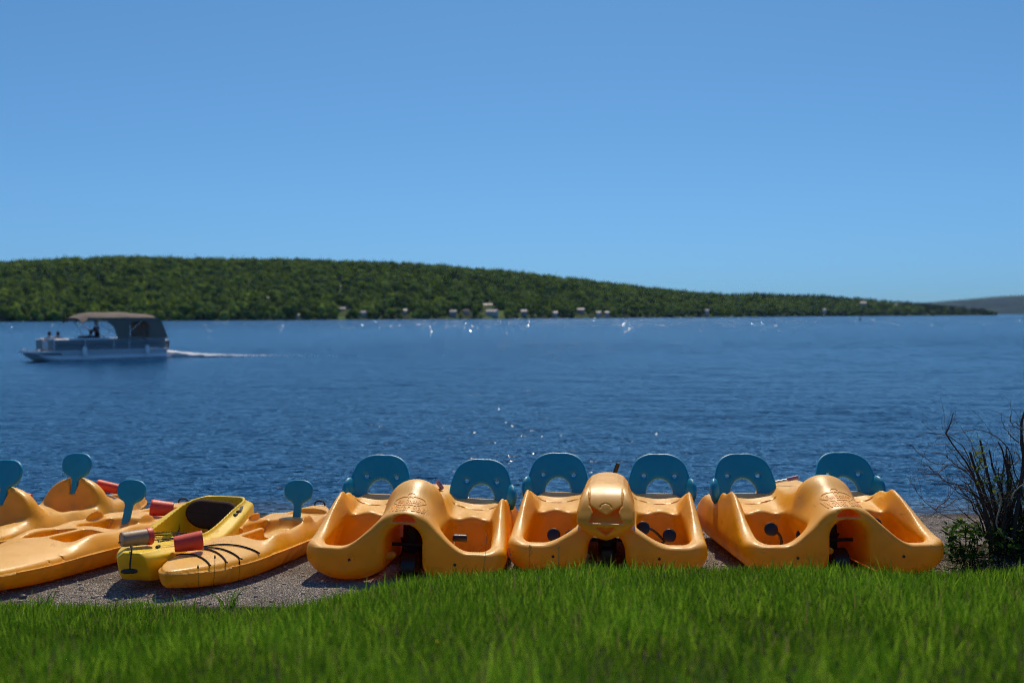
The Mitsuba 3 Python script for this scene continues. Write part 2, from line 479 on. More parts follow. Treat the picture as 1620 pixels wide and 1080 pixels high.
put('ripples', mikit.ply((V, F), 'ripple_water', smooth=False), kind='stuff', label='short steep ripples glinting on the open lake')

# ------------------------------------------------------------------ far shore: hills, forest
U_R = [-400, -200, 0, 100, 200, 300, 450, 600, 700, 800, 880, 1000, 1100, 1150, 1200, 1300, 1400, 1480, 1560, 1578]
V_R = [425, 416, 410, 406, 403, 406, 409, 412, 417, 426, 435, 450, 460, 463, 462, 466, 474, 481, 489, 496]
TREE_H = 9.0


def shore_d(u): return np.interp(u, [-400, 0, 400, 800, 1200, 1578], [560, 620, 700, 860, 1180, 1750])
def ridge_w(u): return np.interp(u, [-400, 0, 600, 1000, 1300, 1500, 1578], [520, 480, 480, 420, 320, 150, 40])


def hill_pt(u, t):
    """Point of the hillside: u names the bearing, t runs from the shore (0) over the ridge (1) to the back (2)."""
    u, t = np.asarray(u, float), np.asarray(t, float)
    k = (u - 810) / FPX
    d = shore_d(u) + ridge_w(u) * t
    dr_ = shore_d(u) + ridge_w(u)
    zr = 2.45 + (500 - np.interp(u, U_R, V_R)) / FPX * dr_ - TREE_H * 1.25
    zr = np.maximum(zr, 0.6)
    prof = np.where(t < 1, np.sin(np.clip(t, 0, 1) * np.pi / 2) ** 1.15, np.cos(np.clip(t - 1, 0, 1) * np.pi / 2) ** 0.8)
    x, y = k * d, d
    bump = 7 * (meshkit.fbm(np.stack([x / 130, y / 130, 0 * x], -1), 3) - 0.5) * np.sin(np.clip(t, 0, 1) * np.pi)
    z = 0.5 + (zr - 0.5) * prof + bump * np.clip(zr / 30, 0, 1) - 2.5 * sm(0.03, 0.0, t)
    return np.stack([x, y, z], -1)


us, ts = np.linspace(-400, 1578, 150), np.r_[0, 0.01, 0.03, np.linspace(0.06, 2, 46)]
UU, TT = np.meshgrid(us, ts, indexing='ij')
V = hill_pt(UU, TT).reshape(-1, 3); i = np.arange(UU.size).reshape(UU.shape)
F = np.stack([i[:-1, :-1], i[1:, :-1], i[1:, 1:], i[:-1, 1:]], -1).reshape(-1, 4)


def earth(p, n, uv):
    f = mikit.fbm(p.x / 18, p.y / 18, 0, 3)
    return mikit.mix(mi.Color3f(0.020, 0.034, 0.010), mi.Color3f(0.045, 0.075, 0.018), mikit.smoothstep(0.3, 0.7, f))


scene['forest_floor'] = {'type': 'principled', 'base_color': mikit.proc(earth), 'roughness': 0.95, 'specular': 0.1}
put('hill', mikit.ply((V, np.vstack([F[:, [0, 1, 2]], F[:, [0, 2, 3]]])), 'forest_floor', smooth=True), kind='structure', label='long wooded hill sloping down to the right across the lake')

# the far ridge beyond the lake's end
xs = np.linspace(-0.6, 1.4, 160)


def far_pt(c, t):
    d = 5200 + 1500 * t
    v = np.interp(c, [0.25, 0.415, 0.46, 0.49, 0.52, 0.6, 0.8, 1.1], [499, 481, 475.5, 471.5, 469, 466, 468, 480])
    z = np.maximum((499 - v) / FPX * 6700, 0) + 2.45
    z = z * np.sin(np.clip(t, 0, 1) * np.pi / 2) + 9 * (meshkit.fbm(np.stack([c * 40, t * 6, 0 * c], -1), 3) - 0.5) * sm(0, 0.2, t)
    return np.stack([c * d, d, np.where(t > 1, z * (2 - t), z) - 3 * sm(0.02, 0, t)], -1)


CC, TT = np.meshgrid(np.linspace(0.2, 1.1, 200), np.linspace(0, 2, 40), indexing='ij')
V = far_pt(CC, TT).reshape(-1, 3); i = np.arange(CC.size).reshape(CC.shape)
F = np.stack([i[:-1, :-1], i[1:, :-1], i[1:, 1:], i[:-1, 1:]], -1).reshape(-1, 4)


def far_col(p, n, uv):
    f = mikit.fbm(p.x / 60, p.y / 90, 0, 4)
    field = mikit.smoothstep(0.60, 0.66, mikit.noise(p.x / 260 + 3, p.y / 160, 1))
    return mikit.mix(mi.Color3f(0.006, 0.026, 0.018) * (0.4 + 1.2 * f), mi.Color3f(0.03, 0.06, 0.03), field * 0.8)


scene['far_forest'] = {'type': 'principled', 'base_color': mikit.proc(far_col), 'roughness': 0.95, 'specular': 0.1}
put('far_ridge', mikit.ply((V, np.vstack([F[:, [0, 1, 2]], F[:, [0, 2, 3]]])), 'far_forest', smooth=True), kind='structure', label='blue distant ridge with a pale field at the right')


# ---- trees: lumpy crowns with loose leaf clumps
scene['crown'] = {'type': 'principledthin', 'base_color': {'type': 'mesh_attribute', 'name': 'vertex_color'}, 'roughness': 0.8, 'spec_trans': 0.0, 'diff_trans': 0.8, 'eta': 1.2}
simple('bark', (0.07, 0.055, 0.04), 0.9)
rngt = np.random.default_rng(21)


def crown_mesh(kind, seed, sub=1):
    r = np.random.default_rng(seed)
    ico = trimesh.creation.icosphere(subdivisions=sub)
    v = np.array(ico.vertices)
    if kind == 'round':
        n = meshkit.noise(v * 1.9 + seed * 7.1) - 0.5
        core = v * (0.82 + 0.55 * n[:, None]) * [1, 1, 0.95]
        nl = 40 if sub else 26
        d = r.normal(size=(nl, 3)); d /= np.linalg.norm(d, axis=1, keepdims=True); d[:, 2] = np.abs(d[:, 2] + 0.15) * np.sign(d[:, 2] + 0.5)
        c = d * (0.82 + 0.30 * r.random((nl, 1))) * (0.85 + 0.5 * (meshkit.noise(d * 1.9 + seed * 7.1) - 0.5))[:, None]
        s = 0.17
    else:
        hh = (v[:, 2] + 1) / 2
        rad = np.maximum(1 - hh, 0.02) * 0.9 + 0.05
        core = np.stack([v[:, 0] * rad, v[:, 1] * rad, v[:, 2] * 1.5 + 0.4], 1)
        nl = 46 if sub else 28
        h = r.random(nl) ** 1.4; a = r.uniform(0, 6.28, nl)
        c = np.stack([np.cos(a) * (1 - h) * 0.85, np.sin(a) * (1 - h) * 0.85, h * 3 - 1.1], 1)
        s = 0.26
    tri = c[:, None, :] + r.normal(size=(nl, 3, 3)) * s
    V = np.vstack([core, tri.reshape(-1, 3)])
    F = np.vstack([ico.faces, len(core) + np.arange(nl * 3).reshape(-1, 3)])
    return V, F


ROUND = [crown_mesh('round', s) for s in range(6)]
ROUND_FAR = [crown_mesh('round', 20 + s, 0) for s in range(8)]
SPIRE_FAR = [crown_mesh('spire', 70 + s, 0) for s in range(4)]
SPIRE = [crown_mesh('spire', 50 + s) for s in range(3)]


def tint(kind):
    if kind == 'spire': return np.array([0.028, 0.056, 0.022]) * rngt.uniform(0.7, 1.3)
    g = rngt.random()
    c = np.array([0.082, 0.140, 0.026]) * (1 - g) + np.array([0.180, 0.260, 0.044]) * g
    return c * rngt.uniform(0.6, 1.15)


def is_spire(u, t):
    p = 0.06 + 0.75 * sm(1040, 1180, u) * sm(0.45, 0.8, t) + 0.15 * sm(1180, 1300, u) + 0.45 * sm(1380, 1520, u) + 0.3 * sm(0.9, 0.97, t)
    return rngt.random() < p


def place_tree(P, size, kind):
    far_off = P[1] > 790
    kinds = (SPIRE_FAR if far_off else SPIRE) if kind == 'spire' else (ROUND_FAR if far_off else ROUND)
    V, F = kinds[rngt.integers(len(kinds))]
    a = rngt.uniform(0, 6.28); c, s = math.cos(a), math.sin(a)
    R = np.array([[c, -s, 0], [s, c, 0], [0, 0, 1]])
    sc = np.array([0.55, 0.55, 0.62]) * size if kind == 'spire' else np.array([1, 1, 1.05]) * size * rngt.uniform(0.85, 1.2, 3)
    Q = (V * sc) @ R.T
    return Q + P + [0, 0, size * (0.75 if kind == 'spire' else 0.95)], F


CLEAR = []          # (u, half width, t range) of gardens and fields kept free of trees


def blocked(u, t):
    return any(abs(u - c) < w and t0 <= t <= t1 for c, w, t0, t1 in CLEAR)


HOUSES = [  # pixel u, base v, width px, height px, t up the slope, wall colour, roof colour, text
    (777, 496, 24, 7, 0.03, 'white_wall', 'grey_roof', 'largest white house with a grey roof on the lawn across the lake'),
    (772, 487, 20, 4, 0.16, 'grey_wall', 'light_roof', 'long pale roofed house just above the white lakeside house'),
    (717, 495, 14, 5, 0.03, 'grey_wall', 'grey_roof', 'low grey house left of the lakeside lawn'),
    (738, 494, 12, 5, 0.05, 'grey_wall', 'dark_roof', 'dark roofed cottage directly left of the white lakeside house'),
    (829, 495, 12, 5, 0.03, 'grey_wall', 'light_roof', 'light roofed cottage first to the right of the white lakeside house'),
    (918, 492, 16, 4, 0.07, 'grey_wall', 'light_roof', 'wide pale cottage behind shoreline trees at mid lake'),
    (879, 497, 9, 4, 0.015, 'white_wall', 'light_roof', 'small white boathouse at the water left of the wide pale cottage'),
    (947, 497, 9, 4, 0.015, 'white_wall', 'light_roof', 'white cabin of a pair at the water, the left one'),
    (960, 497, 8, 4, 0.02, 'white_wall', 'light_roof', 'white cabin of a pair at the water, the right one'),
    (642, 493, 6, 5, 0.05, 'white_wall', 'light_roof', 'tiny white gabled hut between dark shoreline trees'),
    (574, 496, 12, 5, 0.03, 'white_wall', 'grey_roof', 'white cottage near the green lakeside meadow at left'),
    (541, 490, 14, 5, 0.09, 'grey_wall', 'grey_roof', 'grey cottage above the small green lakeside meadow'),
    (426, 478, 7, 4, 0.22, 'white_wall', 'light_roof', 'lone white house high among trees on the left hillside'),
    (540, 469, 7, 3, 0.35, 'white_wall', 'light_roof', 'highest white roof among the trees of the hillside'),
    (471, 499, 6, 3, 0.02, 'white_wall', 'light_roof', 'little pale shed at the shore behind the wake'),
    (1119, 495, 7, 5, 0.03, 'white_wall', 'light_roof', 'white gabled cottage at the shore right of centre'),
    (1304, 495, 6, 5, 0.04, 'white_wall', 'light_roof', 'white cottage below the spruce ridge on the low point'),
    (1365, 484, 12, 5, 0.45, 'white_wall', 'light_roof', 'pale barn with a light roof on the low right slope'),
    (1418, 486, 6, 4, 0.5, 'white_wall', 'light_roof', 'bright white house furthest right among the point trees'),
]
for h in HOUSES: CLEAR.append((h[0], h[2] / 2 + 1, h[4] - 0.14 - 0.06 * (h[0] > 1300), h[4] + 0.03))
CLEAR += [(540, 8, 0, 0.03), (784, 15, 0, 0.10), (1350, 30, 0.42, 0.5), (1168, 22, 0.72, 0.8)]

vs, fs, cs, o = [], [], [], 0
N_TREE = 13500
shore_spots = []
for u in np.arange(-330, 1570, 8.2):
    shore_spots.append((u + rngt.uniform(-3, 3), rngt.uniform(0.008, 0.03)))
cand = []
while len(cand) < N_TREE:
    u, t = rngt.uniform(-380, 1576), rngt.uniform(0.03, 1.12)
    d = shore_d(u) + ridge_w(u) * t
    if rngt.random() < (d * ridge_w(u)) / (1000 * 520) * 1.2: cand.append((u, t))
SIZE = lambda: rngt.uniform(2.3, 4.9)
single = [k for k in range(len(shore_spots)) if 20 < shore_spots[k][0] < 1560 and not blocked(*shore_spots[k])][::3][:60]
for k, (u, t) in enumerate(shore_spots + cand):
    if blocked(u, t) or k in single: continue
    kind = 'spire' if is_spire(u, t) else 'round'
    Q, F = place_tree(hill_pt(u, t), SIZE() * (0.85 if k < len(shore_spots) else 1.0), kind)
    vs.append(Q); fs.append(F + o); o += len(Q); cs.append(np.tile(tint(kind), (len(Q), 1)))
put('forest', mikit.ply((np.vstack(vs), np.vstack(fs)), 'crown', smooth=True, color=np.vstack(cs)), kind='stuff', label='dense mixed forest covering the hill across the lake')
for k in single:
    u, t = shore_spots[k]
    P = hill_pt(u, t); s = SIZE() * 0.9
    n = thing('shore_tree', 'round green tree standing in the front row along the far shore', 'tree', 'trees of the front row along the far shore')
    Q, F = place_tree(P + [0, 0, 0.5], s, 'round')
    put('crown', mikit.ply((Q, F), 'crown', smooth=True, color=np.tile(tint('round'), (len(Q), 1))), n)
    put('trunk', mikit.ply(tube([P - [0, 0, 1], P + [0, 0, s * 0.9]], [s * 0.07, s * 0.04], 6), 'bark'), n)

simple('white_wall', (0.42, 0.42, 0.40), 0.8); simple('grey_wall', (0.30, 0.30, 0.29), 0.8)
simple('light_roof', (0.27, 0.28, 0.29), 0.6); simple('grey_roof', (0.28, 0.29, 0.31), 0.7); simple('dark_roof', (0.06, 0.06, 0.065), 0.8)
simple('dark_glass', (0.02, 0.025, 0.03), 0.1)
for u, v, wpx, hpx, t, wall, roof, text in HOUSES:
    P = hill_pt(u, t); d = P[1]
    w, hh = 0.72 * wpx * d / FPX, 0.8 * hpx * d / FPX
    P[2] = max(2.45 + (500 - v) / FPX * d, P[2] - 0.3)
    n = thing('house', text, 'house')
    M = frame(P, math.degrees(math.atan2(-P[0], P[1])) + (u % 7 - 3) * 6)
    hw, dep = hh * 0.55, max(w * 0.6, 4)
    put('wall', mikit.ply(xf(box([-w / 2, 0, -3], [w / 2, dep, hw]), M), wall), n)
    e = 0.4
    rv = np.array([[-w / 2 - e, -e, hw + 0.02], [w / 2 + e, -e, hw + 0.02], [w / 2 + e, dep + e, hw + 0.02], [-w / 2 - e, dep + e, hw + 0.02], [-w / 2 - e, dep / 2, hh + 0.4], [w / 2 + e, dep / 2, hh + 0.4]])
    put('roof', mikit.ply(xf(trimesh.Trimesh(rv, [[0, 1, 5], [0, 5, 4], [2, 3, 4], [2, 4, 5], [0, 4, 3], [1, 2, 5], [0, 3, 2], [0, 2, 1]], process=False), M), roof), n)
    if wpx > 10:
        for q in range(3):
            x0 = -w / 2 + w * (q + 0.6) / 3.4
            put('window', mikit.ply(xf(box([x0, -0.05, hw * 0.35], [x0 + w * 0.12, 0.02, hw * 0.8]), M), 'dark_glass'), n)


def lawn(p, n, uv):
    return mi.Color3f(0.06, 0.105, 0.022) * (0.8 + 0.4 * mikit.noise(p.x / 4, p.y / 4))


scene['meadow_grass'] = {'type': 'principled', 'base_color': mikit.proc(lawn), 'roughness': 0.9, 'specular': 0.1}
for u, w, t0, t1 in CLEAR[-4:]:
    UU, TT = np.meshgrid(np.linspace(u - w, u + w, 8), np.linspace(max(t0, 0.004), t1, 10), indexing='ij')
    V = hill_pt(UU, TT); V[..., 2] += 0.35; i = np.arange(UU.size).reshape(UU.shape)
    F = np.stack([i[:-1, :-1], i[1:, :-1], i[1:, 1:], i[:-1, 1:]], -1).reshape(-1, 4)
    put('meadow', mikit.ply((V.reshape(-1, 3), F), 'meadow_grass', smooth=True), kind='structure', label='patch of bright green grass among the far trees')

# ---- the air: one closed box round the place
put('haze', {'type': 'cube', 'to_world': T().translate([0, 3800, 42]).scale([8500, 7000, 58]), 'bsdf': {'type': 'null'}, 'interior': {'type': 'ref', 'id': 'air'}}, kind='stuff', label='thin summer haze over the lake')

# ------------------------------------------------------------------ foreground grass
scene['grass_blade'] = {'type': 'principledthin', 'base_color': {'type': 'mesh_attribute', 'name': 'vertex_color'}, 'roughness': 0.35, 'spec_trans': 0.0, 'diff_trans': 1.0, 'eta': 1.5}
rngg = np.random.default_rng(8)


def blades(xy, h, w, lean, col):
    """Curved tapering blades, five triangles each."""
    n = len(xy)
    z = ground_z(xy[:, 0], xy[:, 1]) - 0.006
    a = rngg.uniform(0, 2 * np.pi, n); b = rngg.uniform(0, 2 * np.pi, n)
    side = np.stack([np.cos(a), np.sin(a), 0 * a], 1)
    ld = np.stack([np.cos(b), np.sin(b), 0 * b], 1)
    root = np.stack([xy[:, 0], xy[:, 1], z], 1)
    V = np.zeros((n, 7, 3))
    for k, (t, ww) in enumerate(((0, 0.8), (0.38, 1.0), (0.74, 0.62))):
        c = root + ld * (lean * h * t ** 2)[:, None] + np.array([0, 0, 1]) * (h * t * (1 - 0.25 * lean * t))[:, None]
        V[:, 2 * k] = c - side * (w * ww / 2)[:, None]; V[:, 2 * k + 1] = c + side * (w * ww / 2)[:, None]
    V[:, 6] = root + ld * (lean * h)[:, None] + np.array([0, 0, 1]) * (h * (1 - 0.25 * lean))[:, None]
    f = np.array([[0, 1, 3], [0, 3, 2], [2, 3, 5], [2, 5, 4], [4, 5, 6]])
    F = (f[None] + 7 * np.arange(n)[:, None, None]).reshape(-1, 3)
    C = np.repeat(col[:, None, :], 7, 1)
    return V.reshape(-1, 3), F, C.reshape(-1, 3)


def scatter(n, x0, x1, y0, y1):
    return np.stack([rngg.uniform(x0, x1, n), rngg.uniform(y0, y1, n)], 1)


xy = scatter(215000, -5.6, 5.6, 1.7, 7.1)
ok = (np.abs(xy[:, 0]) < 0.54 * xy[:, 1] + 1.0) & (xy[:, 1] < lawn_edge(xy[:, 0]) + 0.12 - 0.25 * rngg.random(len(xy)) ** 2)
thin = np.interp(xy[:, 1], [1.7, 3, 7], [0.55, 0.75, 1.0])
xy = xy[ok & (rngg.random(len(xy)) < thin)]
n = len(xy)
patch = meshkit.fbm(np.stack([xy[:, 0] * 2.2, xy[:, 1] * 2.2, 0 * xy[:, 0]], 1), 3)
h = rngg.gamma(6, 1 / 6, n) * (0.036 + 0.058 * patch) * np.interp(xy[:, 1], [2, 5, 7], [1.25, 1.0, 0.72])
g = rngg.random(n)[:, None]; dry = (rngg.random(n) < 0.045)[:, None]
col = np.array([0.060, 0.165, 0.008]) * (1 - g ** 2) + np.array([0.255, 0.420, 0.030]) * g ** 2
col = np.where(dry, np.array([0.22, 0.19, 0.07]), col * (0.55 + 0.95 * patch[:, None]))
put('grass', mikit.ply(blades(xy, h, rngg.uniform(0.003, 0.0072, n), rngg.uniform(0.03, 0.5, n), col)[:2], 'grass_blade', smooth=True, color=np.repeat(col, 7, 0)), kind='stuff', label='thick green grass of the foreground bank')

# ------------------------------------------------------------------ pedal boats
def hull_top(ax, y, kind='round'):
    seat = 0.43 + 0.085 * sm(0.95, 1.42, y) - 0.06 * sm(1.5, 1.8, y) + 0.012 * np.cos(2 * np.pi * (ax - 0.44) / 0.24) * sm(1.4, 0.9, y)
    console = 0.50 + 0.08 * sm(0.9, 1.5, y)
    t = seat + (console - seat) * sm(0.26, 0.15, ax)
    rim = 0.285 + (0.245 if kind == 'round' else 0.16) * sm(0.50, 0.10, ax) ** 1.1 + 0.03 * sm(0.6, 0.76, ax)
    t = rim + (t - rim) * sm(0.6, 0.88, y)
    wing = 0.315 + 0.325 * sm(0.16, 1.10, y) - 0.18 * sm(1.16, 1.40, y)
    side = rim + (wing - rim) * sm(0.04, 0.3, y)
    t = t + (side - t) * sm(0.58, 0.69, ax)
    return t - 0.16 * sm(1.9, 2.32, y)


NOSE = sg.Polygon([(0, 0.32), (0.12, 0.385), (0.205, 0.465), (0.205, 0.56), (0.182, 0.64), (0.160, 0.695), (0.125, 0.733), (0.08, 0.755), (0.03, 0.764), (0, 0.765),
                   (-0.03, 0.764), (-0.08, 0.755), (-0.125, 0.733), (-0.160, 0.695), (-0.182, 0.64), (-0.205, 0.56), (-0.205, 0.465), (-0.12, 0.385)]).buffer(0.02).buffer(-0.02)
NOSE_CUT = sg.Polygon([(-0.105, 0.592), (0, 0.535), (0.105, 0.592), (0.09, 0.55), (0.125, 0.475), (-0.125, 0.475), (-0.09, 0.55)])
NOSE_TRI = sg.Polygon([(-0.072, 0.443), (0.072, 0.443), (0, 0.375)])
NOSE_LINE = sg.LineString([(-0.125, 0.73), (-0.115, 0.60), (-0.075, 0.56), (0, 0.525), (0.075, 0.56), (0.115, 0.60), (0.125, 0.73)]).buffer(0.0045)
NOSE_ARC = sg.LineString([(0.04 * math.cos(a), 0.585 + 0.03 * math.sin(a)) for a in np.linspace(0, math.pi, 14)]).buffer(0.0035)


def poly_field(poly, x0, x1, z0, z1, h=0.006):
    from scipy.interpolate import RegularGridInterpolator
    gx, gz = np.arange(x0, x1, h), np.arange(z0, z1, h)
    X, Z = np.meshgrid(gx, gz, indexing='ij')
    d = shapely.distance(shapely.points(X.ravel(), Z.ravel()), poly.boundary).reshape(X.shape)
    d = np.where(shapely.contains_xy(poly, X, Z), -d, d)
    R = RegularGridInterpolator((gx, gz), d, bounds_error=False, fill_value=1.0)
    return lambda x, z: R(np.stack(np.broadcast_arrays(x, z), -1))


F_NOSE, F_CUT, F_TRI, F_LINE, F_ARC = (poly_field(p, -0.85, 0.85, -0.15, 1.05) for p in (shapely.affinity.scale(g, 1.06, 0.97, origin=(0, 0.32)) for g in (NOSE, NOSE_CUT, NOSE_TRI, NOSE_LINE, NOSE_ARC)))


from scipy.interpolate import PchipInterpolator
PROFILE = PchipInterpolator([-0.2, 0.30, 0.38, 0.455, 0.56, 0.66, 0.73, 0.765, 1.2], [0.4, 0.12, 0.02, 0.0, 0.06, 0.16, 0.33, 0.56, 1.2])


def nose_front(z): return -0.09 + PROFILE(z)


def pedal_hull(kind):
    def f(x, y, z):
        ax = np.abs(x)
        low = np.clip(1 - z / 0.27, 0, 1)
        up_ = np.clip((z - 0.17) / 0.42, 0, 1) ** 1.2
        o = rbox2(ax + 0.13 * low ** 2 + 0.085 * up_, y - 1.16 - 0.05 * low ** 2 - 0.09 * up_ * np.clip(1 - y / 0.8, 0, 1), 0.785, 1.16 - 0.02 * low, 0.22)
        # the bow of each pod is round in plan
        bow = np.hypot(np.maximum(np.abs(ax - 0.46) - 0.12, 0), np.minimum(y - 0.24, 0)) - 0.225
        top = z - hull_top(ax, y, kind)
        gy = 0.5
        d = smax(o, top * 0.86, 0.055)
        d = smax(d, -z + 0.07 * np.clip(1 - y / 0.40, 0, 1) ** 2 + 0.08 * np.clip(np.abs(ax - 0.46) / 0.30, 0, 1) ** 2 + 0.06 * np.clip((y - 1.9) / 0.4, 0, 1) ** 2, 0.07)
        # foot wells
        wy0 = 0.125 + 0.05 * np.clip(z / 0.3, 0, 1)
        wy1 = 0.89 + 0.03 * np.clip(z / 0.4, 0, 1)
        well = rbox2(ax - 0.432, y - (wy0 + wy1) / 2, 0.238 - 0.105 * np.clip((z - 0.18) / 0.40, 0, 1), (wy1 - wy0) / 2, 0.11)
        well = smax(well, 0.07 - z, 0.05)
        d = smax(d, -well, 0.05)
        # shallow seat pans with a small step behind
        pan = ellipsoid(ax, y, z, (0.45, 1.16, 0.62), (0.25, 0.32, 0.17))
        d = smax(d, -pan, 0.05)
        step = np.maximum(np.abs(y - 1.24 - 0.5 * (ax - 0.45) ** 2) - 0.006, np.abs(ax - 0.45) - 0.23)
        d = smax(d, -np.maximum(step, z - 0.7) , 0.006) if True else d
        if kind == 'round':
            hood = smin(capsule(x, y, z, (0, 0.19, 0.43), (0, 0.64, 0.525), 0.15, 0.215), capsule(x, y, z, (0, 0.64, 0.525), (0, 1.25, 0.44), 0.212, 0.13), 0.08)
            d = smin(d, hood, 0.13)
            d = smax(d, -(y - 0.02 - 0.02 * np.abs(ax)), 0.03)
        # the tunnel between the pods
        hw = 0.142 + 0.045 * np.clip(1 - y / 0.10, 0, 1) ** 2 + 0.045 * np.clip(1 - z / 0.30, 0, 1) ** 2
        arch = 0.465 if kind == 'round' else 0.37
        tun = np.hypot(x, np.maximum(z - (arch - 0.13), 0) * 1.0) - hw
        tun = smax(tun, z - 0.40 + 0.16 * sm(0.5, 1.6, y), 0.05) if kind != 'round' else tun + 0.0
        d = smax(d, -tun, 0.045)
        if kind == 'round':
            slot = np.maximum(((x / 0.09) ** 2 + (np.maximum(z - 0.492, 0) / 0.06) ** 2) ** 0.5 * 0.05 - 0.05, 0.492 - z)
            slot = smax(slot, y - 0.22, 0.02)
            d = smax(d, -slot, 0.010)
        return d
    return f


def nose_field(x, y, z):
    nose = smax(F_NOSE(x, z) * 0.95, (nose_front(z) - y) * 0.8, 0.035)
    nose = smax(nose, np.maximum(y - 1.0, (y - 0.30 - 2.6 * (z - 0.42)) * 0.36), 0.04)
    d = smin(nose, capsule(x, y, z, (0, 0.55, 0.535), (0, 1.30, 0.42), 0.192, 0.12), 0.05)
    q = y - nose_front(z)
    d = smax(d, -np.maximum(F_CUT(x, z), q - 0.085), 0.006)
    d = smax(d, -np.maximum(F_TRI(x, z), q - 0.06), 0.006)
    d = smax(d, -np.maximum(F_LINE(x, z), q - 0.012), 0.004)
    return smax(d, -np.maximum(F_ARC(x, z), q - 0.006), 0.003)


def back_poly():
    half = spline([(0, 0.40), (0.11, 0.388), (0.185, 0.335), (0.228, 0.24), (0.25, 0.14), (0.252, 0.06), (0.235, 0.0)], 30)
    half[:, 1] = np.minimum(half[:, 1], 0.402)
    out = sg.Polygon(np.vstack([half, half[::-1] * [-1, 1]])).buffer(0)
    hole = sg.Polygon([(0.108 * math.cos(a), 0.03 + 0.145 * math.sin(a)) for a in np.linspace(0, 2 * math.pi, 50)]).union(sg.box(-0.108, -0.3, 0.108, 0.03))
    out = out.difference(hole)
    for s in (-1, 1): out = out.difference(sg.Point(s * 0.125, 0.195).buffer(0.017))
    return out.buffer(0.012).buffer(-0.012) if False else out


BACK = plate(back_poly(), 0.048, 0.022, 0.0085, bend=lambda x, z: -1.3 * x ** 2 + 0.10 * z ** 2)
BOATS = {}


def backrest_mesh(side):
    m = BACK.copy()
    lobe = surface_nets(lambda x, y, z: smin(ellipsoid(x, y, z, (side * (0.245 - 0.25 * (y + 0.08)), -0.085, 0.055), (0.042, 0.10, 0.115)), capsule(x, y, z, (side * 0.225, -0.02, 0.08), (side * 0.25, -0.06, 0.06), 0.032), 0.04),
                        [side * 0.275 - 0.1, -0.22, -0.05], [side * 0.275 + 0.1, 0.05, 0.23], 0.011)
    return cat([m, lobe])


def emblem_meshes(f):
    """Oval badge, a leaping fish over it and raised lettering, wrapped onto the hood."""
    def flat(poly, h):
        ms = []
        for g in getattr(poly, 'geoms', [poly]):
            m = trimesh.creation.extrude_polygon(g, h, engine='earcut')
            ms.append(m)
        m = cat(ms)
        return m

    def stand(m, cx, cz, lift):
        v = np.array(m.vertices)
        return trimesh.Trimesh(np.stack([v[:, 0] + cx, -v[:, 2] + lift, v[:, 1] + cz], 1), m.faces, process=False)
    a = np.linspace(0, math.pi, 40)
    top = [(0.122 * math.cos(t), 0.056 * math.sin(t) ** 0.9) for t in a]
    oval = sg.Polygon(top + [(-0.07, -0.012), (0.0, -0.004), (0.07, -0.012)])
    line = oval.boundary.buffer(0.004)
    bump = sg.LineString([(0.036 * math.cos(t), 0.048 + 0.034 * math.sin(t)) for t in a]).buffer(0.003).difference(oval)
    dolphin = sg.LineString([(-0.016, 0.047), (-0.008, 0.062), (0.004, 0.066), (0.014, 0.056), (0.017, 0.046)]).buffer(0.0045)
    tail = sg.Polygon([(-0.022, 0.044), (-0.012, 0.050), (-0.018, 0.038)])
    fin = sg.Polygon([(0.0, 0.066), (0.008, 0.066), (0.001, 0.075)])
    logo = line.union(bump).union(dolphin).union(tail).union(fin)
    out = []
    for part in (stand(flat(logo, 0.007), 0, 0.640, 0.002),):
        out.append(part)
    def text(s, size, cz):
        m = meshkit.text_mesh(s, size, depth=0.007, bold=True)
        c = (m.bounds[0][0] + m.bounds[1][0]) / 2
        v = np.array(m.vertices); v[:, 0] -= c
        v[:, 1] -= 1.0 * v[:, 0] ** 2
        return stand(trimesh.Trimesh(v, m.faces, process=False), 0, cz, 0.002)
    small, big = text('Sun Dolphin', 0.023, 0.646), text('Water Bee', 0.042, 0.590)
    res = []
    for m in (out[0], small, big):
        e = m.subdivide_to_size(0.012, max_iter=6)if hasattr(m, 'subdivide_to_size') else m
        res.append(on_surface(f, e, axis=(0, 1, -0.12), reach=0.30))
    return res


def crank(p0, p1, pad_dir, n):
    """A pedal: bent rod from p0 to p1 with a round pad."""
    return None


